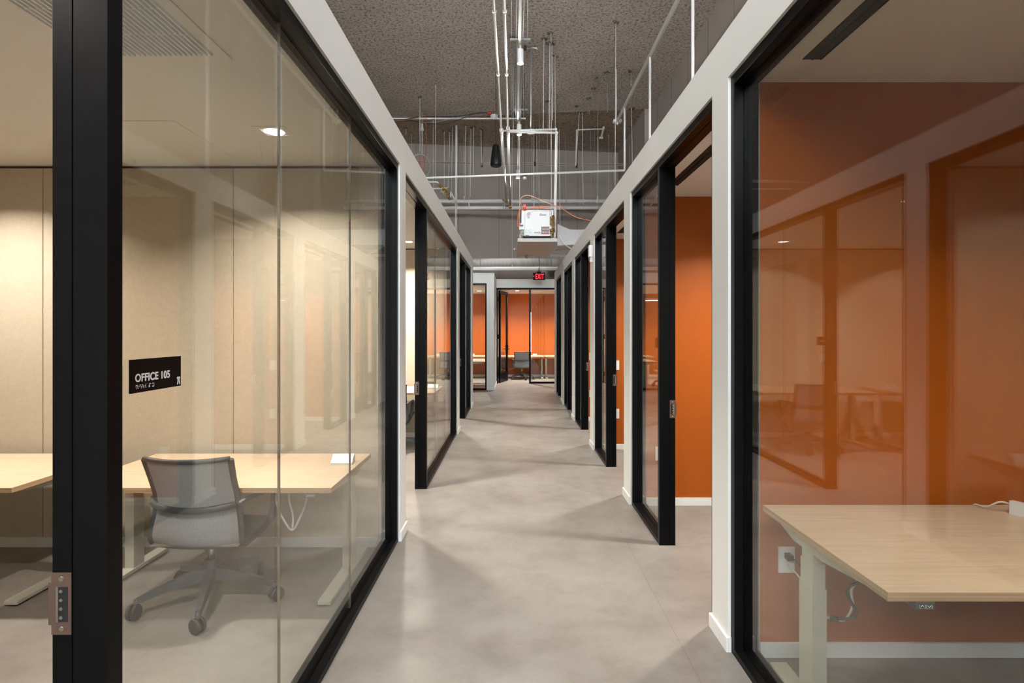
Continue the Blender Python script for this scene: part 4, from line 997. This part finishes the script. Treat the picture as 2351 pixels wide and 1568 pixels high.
# hanger rods from the ceiling
RODS = [  # (px_top, py_top, px_bottom, py_bottom, style)
 (1249,88,1247,297,'w'),(1265,74,1266,545,'w'),(1262,97,1261,300,'w'),(1269,101,1268,276,'w'),(1274,128,1275,296,'w'),(1180,84,1179,300,'g'),
 (1414,50,1412,426,'w'),(1372,178,1374,480,'d'),(1393,165,1395,258,'d'),(1360,203,1360,225,'d'),(1352,225,1353,262,'d'),(1325,243,1325,262,'d'),
 (1449,163,1449,200,'d'),(1330,258,1322,380,'w'),(1337,258,1339,470,'w'),(1450,248,1452,400,'w'),(1446,275,1446,395,'d'),
 (964,222,964,348,'w'),(1020,285,1020,428,'w'),(1033,285,1029,430,'w'),(1039,283,1036,440,'w'),(1069,288,1068,452,'w'),(1081,290,1080,452,'w'),
 (1087,268,1087,402,'w'),(1232,262,1233,440,'w'),(1242,262,1242,298,'d'),(1258,232,1259,262,'d'),(1205,270,1204,400,'g'),
 (1193,150,1193,548,'w'),(1256,232,1257,380,'g'),(1284,262,1286,560,'w'),(1297,266,1300,470,'g'),(1155,265,1156,512,'g'),(1160,265,1161,512,'g'),
 (1170,262,1171,470,'g'),(1356,268,1358,440,'g'),(1365,268,1366,440,'g'),(1104,270,1106,380,'w'),(932,262,932,310,'w')]
ROD_LABELS = [
 'thin white rod holding the middle of the pipe rectangle over the unit',
 'thin white rod from the darkest ceiling anchor down to the unit platform',
 'thin white rod ending on the pipe rectangle, just behind the darkest anchor',
 'thin white rod ending in mid-air just above the pipe rectangle',
 'thin white rod ending at the corner of the pipe rectangle',
 'thin grey rod between the two heating pipes and the first cylinder spotlight',
 'long white rod passing the end fitting of the sprinkler pipe',
 'long rod midway between the pipe rectangle and the sprinkler pipe end',
 'short dark rod with a wide anchor above the bent branch pipe',
 'tiny dark stub rod on the ceiling, between two longer stubs',
 'short stub rod on the ceiling nearest the bent branch pipe',
 'short stub rod on the ceiling right where the brown part begins',
 'short stub rod on the ceiling beside the sprinkler pipe, crossed by it',
 'white rod at the corner of the bent branch pipe',
 'long thin rod just beside the corner of the bent branch pipe',
 'white rod behind the last drop of the sprinkler pipe',
 'short thin rod against the tall wall behind the last sprinkler drop',
 'long white rod reaching down to the grey hose hoop',
 'white rod above the brass valves, closest to the hose hoop',
 'thin white rod between the brass valve rod and the thick white conduit',
 'white rod immediately beside the thick white drop conduit',
 'white rod on the speaker side of the thick white conduit, the nearer of a pair',
 'white rod on the speaker side of the thick conduit, the farther of a pair',
 'white rod holding the thin crossing pipe behind the speaker',
 'thin white rod hanging inside the pipe rectangle behind the access point',
 'short dark rod on the ceiling just above the access point side of the rectangle',
 'short dark rod on the ceiling with a fuzzy anchor near four long rods',
 'thin grey rod dropping between the spotlight and the small round sensor',
 'bright white rod running beside the spotlights to the unit near corner',
 'grey rod beside the four long rods of the pipe rectangle',
 'long white rod just outside the pipe rectangle beside the sheet metal duct',
 'long thin grey rod one step beyond the pipe rectangle, above the orange cord',
 'thin grey rod beside the heating pipe elbows, the farther of a close pair',
 'thin grey rod beside the heating pipe elbows, the closer of a close pair',
 'thin grey rod between the ends of the two heating pipes',
 'faint grey rod between the bent branch pipe and the long central rod',
 'faint grey rod just before the long rod with the dark top',
 'white rod beside the dark cable hanger near the speaker',
 'short white rod half hidden by the white header near the hose hoop',
]
assert len(RODS) == len(ROD_LABELS)
for k, (xa, ya, xb, yb, st) in enumerate(RODS):
    yy = (HC-EYE)*F/(CY-ya) if ya < 262 else 15.7+(ya % 7)*0.12
    top = at(xa, ya, yy); top.z = HC+(0.03 if yy > 15.2 else 0); bot = at(xb, yb, yy)
    mat = {'w': 'rod', 'g': 'galv', 'd': 'galv'}[st]
    r_ = {'w': 0.0062, 'g': 0.0048, 'd': 0.0055}[st]*(yy/12)
    t = thing('hanger_rod', ROD_LABELS[k], 'rod', top, 0,
              {'w': 'white hanger rods under the hall ceiling', 'g': 'grey hanger rods under the hall ceiling', 'd': 'short leftover rods under the hall ceiling'}[st])
    b = new_bm(); tube(b, [(0, 0, 0.02), bot-top], r_, 6); obj('rod', b, mat, t)
    b = new_bm(); rnd = random.Random(k)
    for q in range(3):
        ox, oy = rnd.uniform(-0.06, 0.06), rnd.uniform(-0.03, 0.03); lathe(b, [(0.018, -0.02-0.02*rnd.random()), (0.042, 0.012)], (ox, oy, 0), 7)
    obj('anchor_plate', b, 'anchor', t)
# thick white drop conduit
poly_pipe('drop_conduit', [at(1048, 284, 15.9)+Vector((0, 0, 0.12)), at(1047, 470, 15.9), at(1046, 690, 15.9)], 0.030, 'thick white conduit dropping beside the brass valves', cat='conduit')
# vertical grey strut with black box at the ceiling step
t = thing('ceiling_junction_box', 'dark junction box and bracket at the end of the white conduit', 'junction box', (0.07, 14.9, HC))
b = new_bm(); box(b, -0.10, 0.10, -0.06, 0.06, -0.16, 0.01, bev=0.01); obj('box_body', b, 'dark', t)
b = new_bm(); box(b, -0.06, 0.30, -0.30, -0.24, -0.05, 0.01); obj('bracket', b, 'galv', t)
t = thing('ceiling_junction_box', 'dark conduit fitting on the ceiling beside the first spotlight', 'junction box', (0.16, 11.4, HC))
b = new_bm(); box(b, -0.10, 0.10, -0.05, 0.05, -0.06, 0.01, bev=0.01); obj('box_body', b, 'dark', t)
b = new_bm(); tube(b, [(0.10, 0, -0.03), (0.30, 0, -0.03), (0.33, 0, -0.06)], 0.02, 8); obj('conduit_elbow', b, 'galv', t)

# cable tray and bundles below the ceiling step
b = new_bm(); p, q = at(895, 275, 15.0), at(1183, 263, 14.8); box(b, -3.6, 0.05, 14.86, 14.90, p.z-0.03, p.z); tag(obj('cable_strut', b, 'rod'), 'pale strut crossing under the ceiling step beside the detector', 'strut')
for xx, xl in ((-2.4, 'short rod holding the pale strut above the hose hoop'), (-1.2, 'short rod holding the middle of the pale strut'), (-0.2, 'short rod holding the pale strut beside the round detector')):
    bb = new_bm(); tube(bb, [(xx, 14.88, p.z-0.02), (xx, 14.88, HC+0.05)], 0.006, 6); tag(obj('strut_hanger', bb, 'rod'), xl, 'rod', 'rods of the pale strut')
def wire(pts, r, mat, label, y, grp=None):
    b = new_bm(); tube(b, smooth_pts([at(a, c, y) for a, c in pts], 5), r, 6); return tag(obj('ceiling_cable', b, mat), label, 'cable', grp)
wire([(893, 276), (930, 274), (965, 268), (1010, 268), (1050, 267), (1085, 262), (1110, 259), (1122, 259)], 0.012, 'cordblack', 'taut black cable along the pale strut to the round detector', 14.84)
wire([(893, 281), (940, 277), (975, 283), (1020, 284), (1050, 276), (1084, 263), (1100, 261)], 0.009, 'cordblack', 'sagging black cable under the pale strut', 14.80)
wire([(893, 279), (930, 276), (952, 272), (970, 267), (977, 268), (978, 300), (979, 340), (974, 372)], 0.008, simple('red_orange_cable', (0.45, 0.12, 0.06), 0.5), 'red cable dropping from the pale strut into the hoop', 14.77)
wire([(960, 282), (1000, 280), (1040, 272), (1078, 266)], 0.006, 'galv', 'thin grey wire looping below the pale strut', 14.82)
b = new_bm(); p = at(1124, 260, 14.82); box(b, p.x-0.05, p.x+0.05, 14.80, 14.86, p.z-0.025, p.z+0.015); tag(obj('cable_connector', b, 'red'), 'red connector on the black cable beside the round detector', 'connector')
# long sagging cable run across the hall
for k, (dy_, mat, lab) in enumerate(((0, 'galv', 'upper grey cable sagging across the hall behind the speaker'), (5, 'galv', 'lower grey cable sagging across the hall behind the speaker'), (3.0, simple('rust_cable', (0.28, 0.10, 0.06), 0.6), 'rust-red cable sagging across the hall behind the speaker'))):
    wire([(880, 366), (985, 371+dy_*0.5), (1045, 371+dy_), (1106, 374+dy_*0.4), (1165, 374+dy_), (1230, 374+dy_*0.5), (1280, 375+dy_), (1326, 377+dy_*0.4), (1390, 376+dy_), (1452, 376+dy_*0.3)], 0.009, mat, lab, 16.2)
def hung_clamp(px, py, ytop, label):
    p = at(px, py, 16.2); t = thing('cable_hanger', label, 'cable hanger', p)
    b = new_bm(); box(b, -0.025, 0.025, -0.025, 0.025, -0.06, 0.06, bev=0.006); obj('clamp', b, 'dark', t)
    b = new_bm(); tube(b, [(0, 0, 0.05), (0.02, 0, 0.5), (0.04, 0, HC+0.03-p.z)], 0.009, 6); obj('drop_cable', b, 'dark', t)
hung_clamp(1106, 379, 265, 'dark cable hanger with clamp to the speaker side'); hung_clamp(1228, 376, 265, 'dark cable hanger with clamp above the ceiling unit'); hung_clamp(1324, 380, 265, 'dark cable hanger with clamp at the bent branch pipe')
# hoop of hose
t = thing('hose_hoop', 'grey hoop of coiled tubing hanging above the white header', 'hose coil', at(964, 383, 15.2))
b = new_bm(); tube(b, [(0.27*math.cos(a), 0.02*math.sin(2*a), 0.33*math.sin(a)) for a in [2*PI*i/40 for i in range(41)]], 0.021, 8, caps=False); obj('hoop', b, 'galv', t)
b = new_bm(); tube(b, smooth_pts([(0.0, 0, 0.33), (0.0, 0, 0.10), (0.08, 0, -0.10), (0.13, 0, 0.04), (0.09, 0, 0.31)]), 0.008, 6); obj('red_wire', b, 'redprint', t)
b = new_bm(); p = t.location; tube(b, [(0.06, 0, 0.31), (0.06, 0, 1.0), (0.06, 0, HC+0.05-p.z)], 0.009, 6); lathe(b, [(0.05, 0.98), (0.03, 1.06), (0.02, 1.2)], (0.06, 0, 0), 12); obj('hanger', b, 'rod', t)

# brass valve cluster at the left
t = thing('valve_cluster', 'brass valves and white pipe stubs above the beige offices', 'valve', (0, 0, 0))
Y = 13.2
b = new_bm(); tube(b, [at(960, 418, Y), at(1004, 418, Y), at(1008, 423, Y)], 0.018, 8); tube(b, [at(970, 434, Y), at(1024, 432, Y), at(1026, 438, Y)], 0.018, 8)
tube(b, [at(1034, 458, Y), at(1035, 440, Y)], 0.018, 8); tube(b, [at(1035, 441, Y), at(1051, 472, Y+0.6)], 0.020, 8); tube(b, [at(1012, 436, Y), at(1020, 446, Y)], 0.014, 8)
obj('pipe_stubs', b, 'pipe', t)
b = new_bm()
for (px, py, r_) in ((1008, 424, 0.03), (1012, 429, 0.035), (1019, 433, 0.025), (1022, 438, 0.04), (1028, 445, 0.03), (1029, 451, 0.035), (1033, 456, 0.03)):
    bmesh.ops.create_icosphere(b, subdivisions=2, radius=r_*1.25, matrix=Matrix.Translation(at(px, py, Y)))
tube(b, [at(1006, 421, Y), at(1034, 458, Y)], 0.018, 8); obj('brass_bodies', b, 'brass', t)
b = new_bm()
for px, py in ((1016, 440, ), (1024, 431)): p = at(px, py, Y-0.05); box(b, p.x-0.05, p.x+0.05, p.y, p.y+0.015, p.z-0.012, p.z+0.012)
objs('lever_handle', b, simple('yellow_handle', (0.65, 0.45, 0.06), 0.4), t)
b = new_bm(); tube(b, [at(960, 418, Y), (at(960, 418, Y).x-2.2, Y, at(960, 418, Y).z)], 0.018, 8); tube(b, [at(970, 434, Y), (at(970, 434, Y).x-2.4, Y, at(970, 434, Y).z)], 0.018, 8); obj('supply_pipes', b, 'pipe', t)
b = new_bm(); tube(b, [at(1000, 418, Y), (at(1000, 418, Y).x, Y, HC)], 0.006, 6); objs('hanger_rod', b, 'rod', t)

# device on the right wall pier
t = thing('wall_device', 'small white box with narrow lower part on the third white pier', 'alarm device', (RX, 6.72, EYE+0.88))
b = new_bm(); box(b, -0.045, 0, -0.05, 0.05, -0.02, 0.12, bev=0.008); obj('housing', b, 'plastic', t)
b = new_bm(); box(b, -0.030, 0, -0.03, 0.03, -0.08, -0.02, bev=0.005); obj('lower_housing', b, 'plastic', t)
